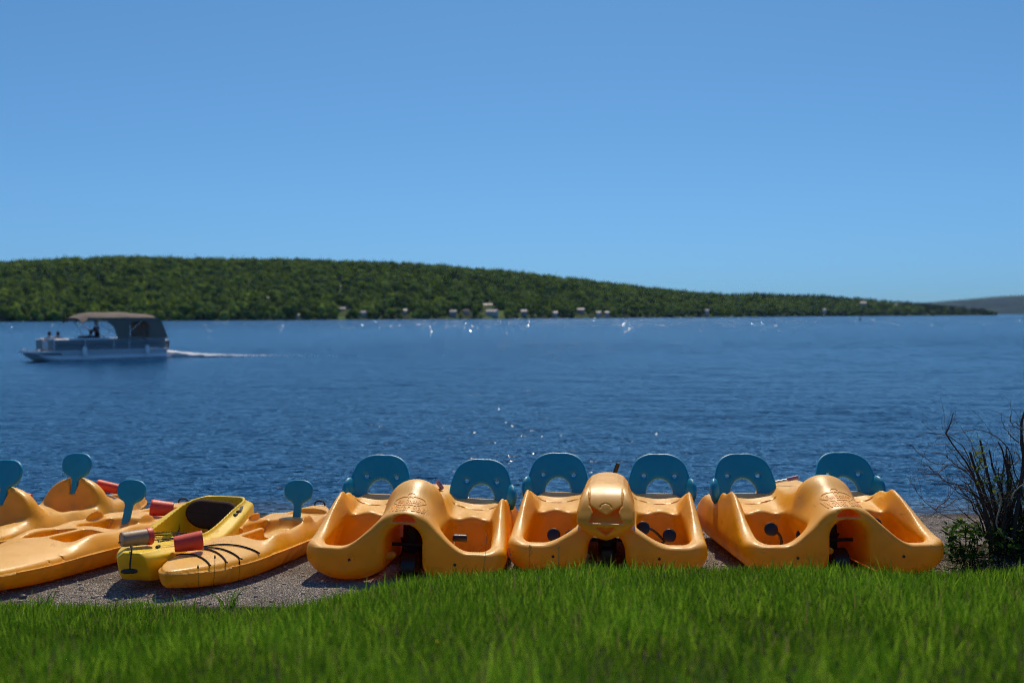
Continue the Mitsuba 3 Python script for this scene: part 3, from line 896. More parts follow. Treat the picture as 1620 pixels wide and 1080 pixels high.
def build_pedal_boat(label, kind, M, pedals, lever):
    n = thing('pedal_boat', label, 'pedal boat', 'orange pedal boats drawn up on the beach')
    if kind not in BOATS:
        f = pedal_hull(kind)
        m = surface_nets(f, [-0.85, -0.14, -0.05], [0.85, 2.4, 0.82], 0.0148)
        BOATS[kind] = mikit.ply(m, 'orange_plastic', smooth=True), f, (emblem_meshes(f) if kind == 'round' else None), {s: mikit.ply(backrest_mesh(s), 'blue_plastic', smooth=True) for s in (-1, 1)}
    hullp, f, emb, backs = BOATS[kind]
    W = tw(M)
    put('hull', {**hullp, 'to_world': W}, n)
    if kind != 'round':
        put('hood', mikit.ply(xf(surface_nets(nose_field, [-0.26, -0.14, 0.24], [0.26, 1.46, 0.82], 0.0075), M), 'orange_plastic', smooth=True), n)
    if emb is not None:
        for nm, e in zip(('emblem', 'emblem_lettering', 'lettering'), emb):
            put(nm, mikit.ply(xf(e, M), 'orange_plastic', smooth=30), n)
    for s in (-1, 1):
        Mb = M @ frame((s * 0.455, 1.50, 0.468), yaw=0, pitch=-14) @ np.diag([1.1, 1.0, 1.02, 1.0])
        put('backrest', {**backs[s], 'to_world': tw(Mb)}, n)
    for s in (-1, 1):
        y0 = 0.012
        for q in (0.28,):
            P = np.array([s * 0.40, y0, 0.20])
            for _ in range(30): P = P + np.array([0, 1, 0]) * np.clip(f(*P[:, None])[0], -0.05, 0.05)
            put('drain_plug', mikit.ply(xf(xf(lathe([(0, 0), (0.011, 0), (0.011, 0.006), (0, 0.009)], 12), trimesh.transformations.rotation_matrix(math.pi / 2, [1, 0, 0])), M @ frame(P)), 'black_plastic', smooth=30), n)
    # paddle wheel and its dark drive housing in the tunnel
    hwd = 0.075 if kind != 'round' else 0.118
    hub = along((-hwd, 0.80, 0.17), (hwd, 0.80, 0.17), lathe([(0, 0), (0.06, 0), (0.06, 2 * hwd), (0, 2 * hwd)], 18))
    w = put('paddle_wheel', mikit.ply(xf(hub, M), 'black_plastic', smooth=30), n)
    for k in range(8):
        b = box([-hwd, -0.009, 0.05], [hwd, 0.009, 0.20], 0.006)
        put('paddle', mikit.ply(xf(b, M @ frame((0, 0.80, 0.17)) @ trimesh.transformations.rotation_matrix(k * math.pi / 4 + 0.2, [1, 0, 0])), 'dark_red_plastic', smooth=30), w)
    disc = along((-0.055, 0.36, 0.10), (0.075, 0.36, 0.10), lathe([(0, 0), (0.10, 0), (0.115, 0.012), (0.115, 0.118), (0.10, 0.13), (0, 0.13)], 28))
    disc = box([-0.075, 0.42, 0.03], [0.085, 0.52, 0.21], 0.045) if kind == 'nose' else disc
    put('crank_housing', mikit.ply(xf(disc, M), 'black_plastic', smooth=40), n)
    put('axle', mikit.ply(xf(along((-0.16, 0.40, 0.27), (0.16, 0.40, 0.27), lathe([(0, 0), (0.014, 0), (0.014, 0.32), (0, 0.32)], 12)), M), 'black_rubber', smooth=40), n)
    put('bearing_bracket', mikit.ply(xf(box([-0.05, 0.46, 0.16], [0.05, 0.60, 0.40], 0.03), M), 'black_rubber', smooth=40), n)
    if kind == 'round':
        for q, (x, z) in enumerate(((-0.12, 0.22),)):
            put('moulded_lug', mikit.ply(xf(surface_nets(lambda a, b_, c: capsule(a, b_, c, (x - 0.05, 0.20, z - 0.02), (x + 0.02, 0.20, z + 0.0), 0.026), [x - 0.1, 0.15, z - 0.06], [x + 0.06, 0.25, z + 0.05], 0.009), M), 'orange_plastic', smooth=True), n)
    for pts, pad, rod_mat in pedals:
        pts = np.array(pts, float)
        c = put('crank', mikit.ply(xf(tube(spline(pts, 14), 0.011, 10), M), rod_mat, smooth=60), n)
        if pad == 'bar':
            g = along(pts[-1] + [-0.012, 0, 0], pts[-1] + [0.10, 0.0, 0.0], lathe([(0, 0), (0.026, 0), (0.03, 0.012), (0.03, 0.10), (0.026, 0.112), (0, 0.112)], 16))
        else:
            g = along(pts[-1] + [0, 0.012, -0.006], pts[-1] + [0, -0.022, 0.008], lathe([(0, 0), (0.046, 0), (0.054, 0.007), (0.054, 0.030), (0.044, 0.038), (0, 0.040)], 24))
        put('pedal', mikit.ply(xf(g, M), 'black_plastic', smooth=40), n)
    pts, cols = lever
    pts = np.array(pts, float)
    s = put('steering_lever', mikit.ply(xf(tube(spline(pts, 12), 0.012, 10), M), cols[0], smooth=60), n)
    d = (pts[-1] - pts[-2]) / np.linalg.norm(pts[-1] - pts[-2])
    put('grip', mikit.ply(xf(along(pts[-1] - d * 0.09, pts[-1] + d * 0.01, lathe([(0, 0), (0.016, 0), (0.019, 0.01), (0.019, 0.09), (0.014, 0.1), (0, 0.1)], 14)), M), cols[1], smooth=40), s)
    put('lever_base', mikit.ply(xf(along(pts[0] - [0, 0, 0.03], pts[0] + d * 0.03, lathe([(0, 0), (0.05, 0), (0.045, 0.03), (0.022, 0.06), (0, 0.062)], 16)), M), cols[2], smooth=40), n)
    return n


GPITCH = -3.4
MA = frame((-0.845, 7.40, 0.405), yaw=-3.3, pitch=GPITCH, roll=2.2)
MB = frame((0.70, 7.45, 0.425), yaw=-6.3, pitch=GPITCH)
MC = frame((2.55, 7.42, 0.425), yaw=0.2, pitch=GPITCH, roll=-0.6)
build_pedal_boat('orange pedal boat with raised oval emblem, leftmost of the three, beside the slim orange kayak', 'round', MA,
                 [([(-0.16, 0.62, 0.20), (-0.26, 0.60, 0.27), (-0.27, 0.50, 0.35)], 'bar', 'metal'), ([(0.17, 0.62, 0.20), (0.30, 0.60, 0.21), (0.33, 0.58, 0.31)], 'bar', 'metal')],
                 ([(0.07, 1.46, 0.57), (0.10, 1.44, 0.61), (0.07, 1.40, 0.66)], ('purple_plastic', 'purple_plastic', 'orange_plastic')))
build_pedal_boat('orange pedal boat with angular faceted nose, middle one between the two round hooded boats', 'nose', MB,
                 [([(-0.15, 0.62, 0.24), (-0.36, 0.60, 0.22), (-0.30, 0.55, 0.31), (-0.24, 0.55, 0.325)], 'bar', 'black_plastic'), ([(-0.30, 0.62, 0.2), (-0.40, 0.60, 0.24), (-0.43, 0.55, 0.275)], 'round', 'black_plastic'),
                  ([(0.46, 0.62, 0.24), (0.40, 0.60, 0.30), (0.33, 0.55, 0.345), (0.29, 0.55, 0.345)], 'round', 'black_plastic'), ([(0.30, 0.64, 0.2), (0.44, 0.60, 0.22), (0.50, 0.55, 0.29)], 'round', 'black_plastic')],
                 ([(0.03, 1.5, 0.58), (0.045, 1.46, 0.66), (0.085, 1.42, 0.78)], ('wood', 'black_plastic', 'red_plastic')))
build_pedal_boat('orange pedal boat with raised oval emblem, rightmost of the three, next to the bare bush', 'round', MC,
                 [([(-0.36, 0.66, 0.16), (-0.38, 0.60, 0.28), (-0.46, 0.56, 0.335)], 'round', 'black_plastic'), ([(-0.15, 0.62, 0.22), (-0.19, 0.60, 0.27), (-0.20, 0.57, 0.28)], 'round', 'metal'),
                  ([(0.22, 0.64, 0.26), (0.26, 0.60, 0.31), (0.38, 0.56, 0.36)], 'round', 'black_plastic')],
                 ([(-0.28, 1.55, 0.585), (-0.16, 1.50, 0.61), (0.02, 1.45, 0.655)], ('metal', 'purple_plastic', 'orange_plastic')))

# ------------------------------------------------------------------ kayaks
def kayak_field(L, W, humps=(), seats=(), foot=(), bow_w=0.62, rise=0.08, dip=0.09, notch=False):
    """Sit-on-top hull: x across, y from the bow to the stern, z up. seats / foot / humps are distances from the bow."""
    def half(y):
        s = np.clip(2 * y / L - 1, -1, 1)
        return W * np.where(s < 0, (1 - np.abs(s) ** 2.6) ** (bow_w * 0.8), (1 - np.abs(s) ** 3.0) ** 0.62) + 0.0

    def f(x, y, z):
        ax = np.abs(x)
        zb = rise * np.clip(1 - y / (0.32 * L), 0, 1) ** 2 + 0.09 * np.clip(1 - (L - y) / (0.25 * L), 0, 1) ** 2
        w = half(y)
        ledge = zb * 0.75 + 0.165 - 0.045 * np.clip(1 - y / (0.35 * L), 0, 1)
        t = np.clip((z - zb) / (ledge - zb), 0, 1)
        hw = w * (0.66 + 0.34 * t ** 0.6)
        hw_up = w - 0.018 - 0.42 * np.maximum(z - ledge, 0)
        hw = np.where(z > ledge, hw_up, hw)
        deck = 0.285 - dip * np.clip(1 - y / (0.36 * L), 0, 1) + 0.03 * sm(0.7 * L, L, y) - 0.10 * (ax / W) ** 2
        d = np.maximum(ax - hw, np.maximum(-y, y - L)) * 0.8
        d = smax(d, zb - z, 0.05)
        # raised side walls round the cockpit
        deck = deck + 0.055 * np.exp(-((ax - 0.72 * W) / (0.16 * W)) ** 2) * sm(0.32 * L, 0.42 * L, y) * sm(0.92 * L, 0.8 * L, y) * (0.88 + 0.16 * np.cos(2 * np.pi * (y - 0.44 * L) / 0.5))
        d = smax(d, (z - deck) * 0.85, 0.02)
        for s in foot:
            c = rbox2(ax - 0.13, y - s - 0.22, 0.105, 0.25, 0.07)
            c = smax(c, 0.135 + 0.12 * np.clip(1 - (y - s) / 0.3, 0, 1) - z, 0.03)
            d = smax(d, -c, 0.016)
        for s in seats:
            c = rbox2(ax, y - s + 0.14, 0.215, 0.30, 0.12)
            c = smax(c, 0.175 + 0.03 * np.cos(ax * 14) + 0.16 * sm(0.02, 0.18, y - s) - z, 0.03)
            d = smax(d, -c, 0.022)
            for q in (() if humps else (-1, 1)):      # side bolsters
                d = smin(d, ellipsoid(x, y, z, (q * (0.255 - 0.3 * (z - 0.30)), s - 0.06, 0.265), (0.020, 0.135, 0.088)), 0.016)
        for s in humps:
            h = smin(ellipsoid(x, y, z, (0, s + 0.16, 0.25), (0.35, 0.20, 0.31)), ellipsoid(x, y, z, (0, s + 0.34, 0.22), (0.36, 0.40, 0.16)), 0.08)
            h = smax(h, (s + 0.05 - y) + 0.25 * (z - 0.3), 0.025)
            v = np.maximum(ax - 0.028 - 0.45 * np.maximum(z - 0.40, 0) ** 1.2, np.maximum(0.40 - z, y - s - 0.13))
            h = smax(h, -v, 0.015)
            d = smin(d, h, 0.04)
        # well behind the seat
        c = rbox2(ax, y - 0.86 * L, 0.16, 0.14, 0.08)
        d = smax(d, -smax(c, 0.255 - z, 0.02), 0.03)
        for g in (0.86, 1.0):      # moulded notches over the gunwale
            d = smax(d, -np.maximum(np.abs(y - g) - 0.006, np.maximum(0.80 * W - ax, ledge + 0.012 - z)) , 0.004) if notch else d
        return d
    return f, half


def paddle_back(w=0.27, h=0.215, stem=0.20):
    a = np.linspace(0, 2 * math.pi, 70)[:-1]
    se = lambda t: np.sign(t) * np.abs(t) ** 0.82
    o = sg.Polygon(np.stack([w / 2 * se(np.cos(a)) * (1 + 0.06 * np.sin(a)), h / 2 + h / 2 * se(np.sin(a))], 1))
    st = sg.Polygon([(-0.036, -stem), (0.036, -stem), (0.038, -0.02), (0.075, 0.03), (-0.075, 0.03), (-0.038, -0.02)])
    return o.union(st).buffer(0.02).buffer(-0.02)


def bucket(n, M, mat, length=0.20, r0=0.052, r1=0.075, hollow=True):
    """A cut-off jug used for bailing: an open tapered can with a thick rim."""
    prof = [(0, 0), (r0 * 0.9, 0), (r0, 0.01), (r1, length), (r1 + 0.004, length), (r1 + 0.004, length - 0.012), (r1 - 0.004, length - 0.012)]
    prof = [(0, 0), (r0 * 0.92, 0), (r0, 0.012), (r1, length), (r1 - 0.006, length), (r0 - 0.006, 0.018), (0, 0.018)]
    m = lathe(prof, 28)
    put('body', mikit.ply(xf(m, M), mat, smooth=40), n)
    h = spline([(r0 + 0.002, 0, 0.05), (r0 + 0.035, 0, 0.07), (r1 + 0.03, 0, 0.14), (r1, 0, 0.165)], 14)
    return h


def lay(base, tip, M=None):
    """Matrix for something built along +z, laid from base towards tip."""
    base, tip = np.asarray(base, float), np.asarray(tip, float)
    R = trimesh.geometry.align_vectors([0, 0, 1], (tip - base) / np.linalg.norm(tip - base)); R[:3, 3] = base
    return R


PB = mikit.ply(plate(paddle_back(), 0.040, 0.018, 0.0075, bend=lambda x, z: -0.8 * x ** 2), 'blue_plastic', smooth=True)
PB2 = mikit.ply(plate(paddle_back(0.33, 0.255, 0.17), 0.046, 0.021, 0.0085, bend=lambda x, z: -0.8 * x ** 2), 'blue_plastic', smooth=True)


def drop(f, x, y, z0=0.9):
    """Height of the surface f below (x, y)."""
    z = z0
    for _ in range(90): z -= float(np.clip(f(np.array([x]), np.array([y]), np.array([z]))[0], -0.02, 0.02)) * 0.8
    return z


def cord_on(f, pts, r=0.006, lift=0.004, n=30):
    P = spline(pts, n)
    P = np.array([[x, y, max(z, drop(f, x, y) + r * 0.6 + lift)] for x, y, z in P])
    return tube(P, r, 7)


def sit_on(label, M, L, W, seats, foot, humps=(), back=PB, back_at=None, h=0.0145, name='kayak', notch=False, bow_w=0.62):
    n = thing(name, label, 'kayak')
    f, half = kayak_field(L, W, humps, seats, foot, notch=notch, bow_w=bow_w)
    m = surface_nets(f, [-W - 0.05, -0.04, -0.04], [W + 0.05, L + 0.04, 0.66], h)
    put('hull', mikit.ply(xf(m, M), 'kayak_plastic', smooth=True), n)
    for s in (-1, 1):      # raised seam strip along the hull side
        ys = np.linspace(0.16 * L, 0.93 * L, 40)
        P = []
        for y in ys:
            zb = 0.08 * max(0, 1 - y / (0.32 * L)) ** 2 + 0.09 * max(0, 1 - (L - y) / (0.25 * L)) ** 2
            P.append([s * (float(half(y)) - 0.006), y, zb * 0.75 + 0.166 - 0.045 * max(0, 1 - y / (0.35 * L))])
        put('seam_strip', mikit.ply(xf(tube(P, 0.006, 7), M), 'kayak_plastic', smooth=60), n)
    for x, y, z, tilt in (back_at or []):
        put('backrest', {**back, 'to_world': tw(M @ frame((x, y, z), pitch=tilt[0], roll=tilt[1], yaw=tilt[2]))}, n)
    for y in (L - 0.1,):
        z = drop(f, 0, y)
        hd = put('carry_handle', mikit.ply(xf(tube(spline([(-0.05, y, z - 0.01), (-0.04, y, z + 0.03), (0.04, y, z + 0.03), (0.05, y, z - 0.01)], 14), 0.008, 8), M), 'cord', smooth=60), n)
    return n, f


def axis_frame(bow, stern, roll=0.0):
    """Local frame of a boat lying from bow to stern (world points of the keel line)."""
    b, s = np.asarray(bow, float), np.asarray(stern, float)
    y = (s - b) / np.linalg.norm(s - b); x = np.cross(y, [0, 0, 1]); x /= np.linalg.norm(x); z = np.cross(x, y)
    M = np.eye(4); M[:3, 0], M[:3, 1], M[:3, 2], M[:3, 3] = x, y, z, b
    return M @ trimesh.transformations.rotation_matrix(math.radians(roll), [0, 1, 0])


def gz(x, y): return float(ground_z(x, y))


# slim orange kayak left of the pedal boats
b, s = (-2.43, 6.90), (-1.88, 9.8)
L3 = math.dist(b, s)
MK = axis_frame((*b, gz(*b) + 0.0), (*s, gz(*s) + 0.0), roll=1.0)
k3, f3 = sit_on('orange sit-on kayak with black bow cords and one blue backrest, beside the leftmost pedal boat', MK, L3, 0.37, (1.98,), (1.10,), bow_w=0.82, back_at=[(0.02, 2.26, 0.405, (-10, 0, 4))])
for q, (p0, p1) in enumerate((((-0.27, 0.50), (0.19, 0.28)), ((-0.12, 0.62), (0.25, 0.42)), ((-0.12, 0.62), (0.29, 0.58)), ((-0.12, 0.64), (0.31, 0.84)))):
    pts = [(p0[0], p0[1], 0.2), ((p0[0] + p1[0]) / 2, (p0[1] + p1[1]) / 2 + 0.05, 0.2), (p1[0], p1[1], 0.2)]
    put('bungee_cord', mikit.ply(xf(cord_on(f3, pts, 0.0065), MK), 'cord', smooth=60), k3)
zr = drop(f3, -0.16, 0.62)
bk = thing('bailing_bucket', 'red cut-off bailing jug lying on the bow of the slim orange kayak', 'bucket')
MBK = MK @ lay((-0.19, 0.44, zr + 0.075), (0.0, 0.56, zr + 0.105))
MBK = MBK @ np.diag([0.88, 0.88, 0.92, 1.0])
bucket(bk, MBK, 'red_plastic', 0.22, 0.068, 0.082)
put('cap', mikit.ply(xf(lathe([(0, 0.205), (0.079, 0.205), (0.082, 0.212), (0.079, 0.222), (0, 0.224)], 28), MBK), 'red_plastic', smooth=40), bk)

# large orange kayak with its bow outside the frame at the left
b, s = (-3.98, 6.6), (-3.25, 9.9)
L1 = math.dist(b, s)
MN = axis_frame((*b, gz(*b) + 0.02), (*s, gz(*s) + 0.02), roll=1.5)
k1, f1 = sit_on('large orange sit-on kayak with one blue backrest, its bow cut off by the left edge', MN, L1, 0.41, (2.30,), (1.25,), notch=True, back_at=[(-0.03, 2.42, 0.41, (-12, 4, 6))])
zr = drop(f1, 0.14, 2.62)
b1 = thing('bailing_bucket', 'red bailing jug behind the blue backrest of the large orange kayak', 'bucket')
M1 = MN @ lay((0.10, 2.56, zr + 0.085), (0.30, 2.66, zr + 0.065))
bucket(b1, M1, 'red_plastic', 0.19, 0.075, 0.062)
put('cap', mikit.ply(xf(lathe([(0, -0.006), (0.070, -0.006), (0.073, 0.002), (0.070, 0.010), (0, 0.010)], 28), M1), 'red_plastic', smooth=40), b1)

# tandem kayak behind it, with humps that carry the backrests
b, s = (-5.02, 7.45), (-4.22, 11.25)
L2 = math.dist(b, s)
MM = axis_frame((*b, gz(*b) + 0.03), (*s, gz(*s) + 0.05), roll=1.0)
k2, f2 = sit_on('orange tandem kayak with two blue backrests on tall humps, behind the large orange kayak', MM, L2, 0.44, (1.52, 2.55), (0.75, 1.9), humps=(1.52, 2.55), back=PB2,
                back_at=[(0.0, 1.66, 0.555, (-10, 0, 0)), (0.0, 2.69, 0.555, (-10, 0, 0))], h=0.016)
for q, (y0, text) in enumerate(((1.95, 'faded red bailing jug behind the front backrest of the tandem kayak'), (3.0, 'red bailing jug lying behind the rear backrest of the tandem kayak'))):
    zr = drop(f2, 0.14, y0)
    bb = thing('bailing_bucket', text, 'bucket')
    Mq = MM @ (lay((-0.14, 1.86, zr + 0.10), (0.05, 1.92, zr + 0.06)) if q == 0 else lay((0.03, y0, zr + 0.10), (0.22, y0 + 0.06, zr + 0.06)))
    bucket(bb, Mq, 'red_plastic', 0.22, 0.06, 0.052)

# ---- yellow sit-in kayak with square bow
b, s = (-2.77, 7.12), (-2.64, 9.6)
LY = math.dist(b, s)
MY = axis_frame((*b, gz(*b) + 0.04), (*s, gz(*s) + 0.05), roll=2.0)


def yellow_field(x, y, z):
    ax = np.abs(x)
    s = 2 * y / LY - 1
    w = 0.08 + 0.27 * (1 - np.abs(s) ** 2.3) ** 0.85 if np.ndim(y) == 0 else 0.08 + 0.27 * np.maximum(1 - np.abs(np.clip(s, -1, 1)) ** 2.3, 0) ** 0.85
    zb = 0.05 * np.clip(1 - y / 0.7, 0, 1) ** 2 + 0.10 * np.clip(1 - (LY - y) / 0.7, 0, 1) ** 2
    rake = 0.16 * np.clip(1 - z / 0.30, 0, 1) ** 1.3
    deck = 0.255 + 0.135 * sm(0.75, 1.85, y) - 0.09 * sm(1.98, 2.4, y) + 0.02 * np.clip(s, 0, 1) - 0.10 * np.clip((ax / w - 0.62), 0, 1)
    hw = w * (0.72 + 0.28 * np.clip((z - zb) / 0.16, 0, 1)) - 0.10 * np.maximum(z - 0.24, 0)
    d = np.maximum(ax - hw, np.maximum(rake - y, y - LY + rake)) * 0.9
    d = smax(d, zb - z, 0.05)
    d = smax(d, (z - deck) * 0.85, 0.016)
    c = np.sqrt((ax / 0.225) ** 2 + (np.where(y < 1.35, (y - 1.35) / 0.72, (y - 1.35) / 0.68)) ** 2 + 1e-9)
    c = (np.sqrt(np.sqrt((ax / 0.232) ** 4 + (np.where(y < 1.35, (y - 1.35) / 0.70, (y - 1.35) / 0.66)) ** 4 + 1e-9)) - 1) * 0.23
    rim = np.maximum(np.abs(c) - 0.014, np.abs(z - deck - 0.008) - 0.016)
    d = smin(d, rim, 0.02)
    return smax(d, -smax(c, 0.045 + zb - z, 0.04), 0.014)


ky = thing('yellow_kayak', 'yellow sit-in kayak with black padded seat back and square bow, between two orange kayaks', 'kayak')
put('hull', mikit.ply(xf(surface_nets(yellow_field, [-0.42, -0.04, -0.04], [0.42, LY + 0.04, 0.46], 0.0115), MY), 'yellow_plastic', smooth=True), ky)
pad = plate(sg.Polygon(spline([(0.23, 0), (0.19, 0.10), (0, 0.135), (-0.19, 0.10), (-0.23, 0), (-0.17, -0.10), (0, -0.12), (0.17, -0.10), (0.23, 0)], 50)).buffer(0), 0.075, 0.034, 0.011, bend=lambda x, z: -1.4 * x ** 2)
sb = put('seat_back', mikit.ply(xf(pad, MY @ frame((0.0, 1.72, 0.285), pitch=-22, roll=2)), 'seat_fabric', smooth=True), ky)
put('stitching', mikit.ply(xf(tube([(x, -1.4 * x ** 2 - 0.038, 0.0) for x in np.linspace(-0.20, 0.20, 20)], 0.0025, 6), MY @ frame((0.0, 1.72, 0.285), pitch=-22, roll=2)), 'black_rubber', smooth=True), sb)
put('seat_frame', mikit.ply(xf(box([-0.05, 1.70, 0.06], [0.06, 1.77, 0.25], 0.02), MY), 'black_rubber', smooth=40), ky)
put('seat_pan', mikit.ply(xf(box([-0.19, 1.28, 0.05], [0.19, 1.74, 0.115], 0.03), MY), 'black_rubber', smooth=40), ky)


def strap(pts, w=0.022, th=0.004, up=(0, 0, 1)):
    P = spline(pts, 20); t = np.gradient(P, axis=0); t /= np.linalg.norm(t, axis=1, keepdims=True)
    sd = np.cross(t, np.asarray(up, float)); sd /= np.linalg.norm(sd, axis=1, keepdims=True); nn = np.cross(sd, t)
    V = np.concatenate([P + sd * w / 2 + nn * th, P - sd * w / 2 + nn * th, P - sd * w / 2, P + sd * w / 2]); k = len(P)
    F = []
    for i in range(k - 1):
        for a in range(4):
            p, q = a * k + i, ((a + 1) % 4) * k + i
            F += [[p, p + 1, q + 1], [p, q + 1, q]]
    return trimesh.Trimesh(V, F, process=False)


for pts in ([(-0.245, 1.55, 0.33), (-0.235, 1.50, 0.18), (-0.20, 1.42, 0.11)], [(-0.22, 1.15, 0.22), (-0.16, 1.22, 0.125), (-0.06, 1.40, 0.12), (0.02, 1.5, 0.12)], [(0.22, 1.80, 0.37), (0.262, 1.68, 0.375), (0.285, 1.55, 0.345)]):
    put('strap', mikit.ply(xf(strap(pts, 0.026), MY), 'black_rubber', smooth=40), ky)
for x, y in ((0.275, 1.56), (0.28, 1.47), (-0.262, 1.02), (0.24, 2.12), (-0.22, 2.2)):
    z = drop(yellow_field, x, y, 0.6)
    put('buckle', mikit.ply(xf(box([x - 0.014, y - 0.03, z - 0.004], [x + 0.014, y + 0.03, z + 0.014], 0.005), MY), 'black_plastic', smooth=40), ky)
for pts in ([(-0.16, 0.16, 0.3), (-0.03, 0.30, 0.3), (0.06, 0.34, 0.3)], [(0.06, 0.34, 0.3), (0.16, 0.48, 0.3), (0.235, 0.62, 0.3)], [(0.10, 0.26, 0.3), (0.17, 0.42, 0.3), (0.235, 0.62, 0.3)],
            [(-0.06, 0.50, 0.3), (0.1, 0.60, 0.3), (0.235, 0.62, 0.3)], [(-0.16, 0.55, 0.3), (0.04, 0.68, 0.3), (0.235, 0.64, 0.3)], [(0.10, 0.26, 0.3), (0.08, 0.30, 0.31), (0.06, 0.34, 0.3)]):
    put('bungee_cord', mikit.ply(xf(cord_on(yellow_field, pts, 0.0048), MY), 'cord', smooth=60), ky)
for x, y in ((0.235, 0.63), (0.10, 0.26)):
    z = drop(yellow_field, x, y, 0.6)
    put('cleat', mikit.ply(xf(box([x - 0.012, y - 0.025, z], [x + 0.012, y + 0.025, z + 0.02], 0.006), MY), 'black_plastic', smooth=40), ky)
# bow toggle hanging on its cord
th = put('bow_toggle', mikit.ply(xf(along((-0.055, -0.005, 0.125), (0.075, -0.03, 0.14), lathe([(0, 0), (0.012, 0.004), (0.018, 0.03), (0.018, 0.10), (0.012, 0.128), (0, 0.132)], 16)), MY), 'black_plastic', smooth=50), ky)
put('toggle_cord', mikit.ply(xf(tube(spline([(-0.04, 0.10, 0.285), (0.0, 0.03, 0.29), (0.012, -0.004, 0.25), (0.012, -0.012, 0.14)], 20), 0.006, 7), MY), 'cord', smooth=60), th)
zr = drop(yellow_field, -0.02, 0.3, 0.6)
jug = thing('bailing_bucket', 'milky bailing jug with a red bottom lying on the bow of the yellow kayak', 'bucket')
MJ = MY @ lay((-0.14, 0.16, zr + 0.068), (0.04, 0.33, zr + 0.078))
MJ = MJ @ np.diag([0.9, 0.9, 0.92, 1.0])
bucket(jug, MJ, 'milky_plastic', 0.235, 0.062, 0.068)
put('bottom_cap', mikit.ply(xf(lathe([(0, 0.20), (0.070, 0.20), (0.072, 0.208), (0.072, 0.240), (0.066, 0.247), (0, 0.247)], 28), MJ), 'red_plastic', smooth=40), jug)
fl = tag(put('safety_tag', mikit.ply(xf(strap([(0.02, 0.60, 0.31), (0.03, 0.68, 0.22), (0.03, 0.74, 0.15)], 0.07, 0.004, up=(0, 1, 0.3)), MY), 'high_vis', smooth=40)), 'bright lime strap hanging in the front of the yellow kayak cockpit', 'strap')

# ------------------------------------------------------------------ pontoon boat, its people and its wake
simple('canopy_cloth', (0.18, 0.152, 0.128), 0.85, spec=0.2, two=True)
simple('boat_panel', (0.18, 0.185, 0.20), 0.45)
simple('boat_trim', (0.50, 0.52, 0.55), 0.4)
simple('aluminium', (0.66, 0.69, 0.73), 0.4, 0.3)
simple('seat_vinyl', (0.74, 0.73, 0.70), 0.5)
simple('dark_panel', (0.05, 0.055, 0.065), 0.5)
simple('fender_white', (0.8, 0.8, 0.8), 0.4)
scene['clear_vinyl'] = {'type': 'thindielectric', 'int_ior': 1.3}
PB_O = np.array([-21.0, 60.6, 0.0])
AX = np.array([-0.665, -0.747, 0.0]); AY = np.array([-0.747, 0.665, 0.0])
MP = np.eye(4); MP[:3, 0], MP[:3, 1], MP[:3, 2], MP[:3, 3] = AX, -AY, [0, 0, 1], PB_O
# local: x from stern to bow, y from the near side (0) to the far side (-2.5), z above the water
BL = 7.7
pn = thing('pontoon_boat', 'pontoon boat with beige canopy and grey side panels, crossing the lake at left', 'boat')


def pp(name, mesh, mat, parent=None, smooth=30, label=None):
    return put(name, mikit.ply(xf(mesh, MP), mat, smooth=smooth), parent or pn, label=label)


def yb(a, b, *z):      # box helper with y counted from the near side away
    return box([a[0], -b[1], z[0]], [b[0], -a[1], z[1]], z[2] if len(z) > 2 else 0)


for y in (0.34, 1.25, 2.16):
    P = [(x, -y, 0.16) for x in np.linspace(0, BL - 2.0, 10)] + [(BL - 1.5, -y, 0.16), (BL - 0.9, -y, 0.20), (BL - 0.35, -y, 0.33), (BL - 0.08, -y, 0.44)]
    pp('pontoon', tube(spline(P, 40), np.interp(np.linspace(0, 1, 40), [0, 0.78, 0.9, 1], [0.33, 0.33, 0.25, 0.06]), 18), 'aluminium', smooth=60)
    pp('keel_strip', tube([(0.4, -y - 0.0, -0.15), (BL - 1.6, -y, -0.15)], 0.03, 6), 'aluminium')
pp('deck', yb((-0.1, 0.0), (BL, 2.5), 0.48, 0.56), 'dark_panel')
pp('deck_trim', yb((-0.12, -0.04), (BL + 0.03, 0.0), 0.46, 0.60, 0.015), 'boat_trim')
pp('deck_trim', yb((BL, 0.0), (BL + 0.04, 2.5), 0.46, 0.58, 0.015), 'boat_trim')
pp('side_skirt', yb((0.0, 0.02), (BL - 1.3, 0.06), 0.26, 0.46), 'boat_trim')
for a, b in ((0.1, 2.35), (2.40, 3.3), (3.35, 5.0), (5.05, 6.75)):
    p = pp('side_panel', yb((a, 0.08), (b, 0.12), 0.62, 1.16), 'boat_panel')
    pp('panel_stripe', tube(spline([(a + 0.1, -0.075, 0.84), ((a + b) / 2, -0.075, 0.92), (b - 0.1, -0.075, 0.86)], 12), 0.022, 6), 'dark_panel', p)
    pp('side_panel', yb((a, 2.38), (b, 2.42), 0.62, 1.16), 'boat_panel')
for y0, y1 in ((0.1, 0.85), (1.65, 2.4)):
    pp('front_panel', yb((6.76, y0), (6.80, y1), 0.62, 1.20), 'boat_panel')
pp('front_gate', yb((6.77, 0.9), (6.79, 1.6), 0.66, 1.1), 'boat_trim')
for y in (0.1, 2.4):
    pp('top_rail', tube([(0.05, -y, 1.19), (6.78, -y, 1.19)], 0.025, 8), 'aluminium')
    for x in (0.1, 2.37, 3.32, 5.02, 6.77):
        pp('rail_post', tube([(x, -y, 0.55), (x, -y, 1.19)], 0.022, 8), 'aluminium')
pp('top_rail', tube([(6.78, -0.1, 1.22), (6.78, -0.85, 1.22)], 0.025, 8), 'aluminium')
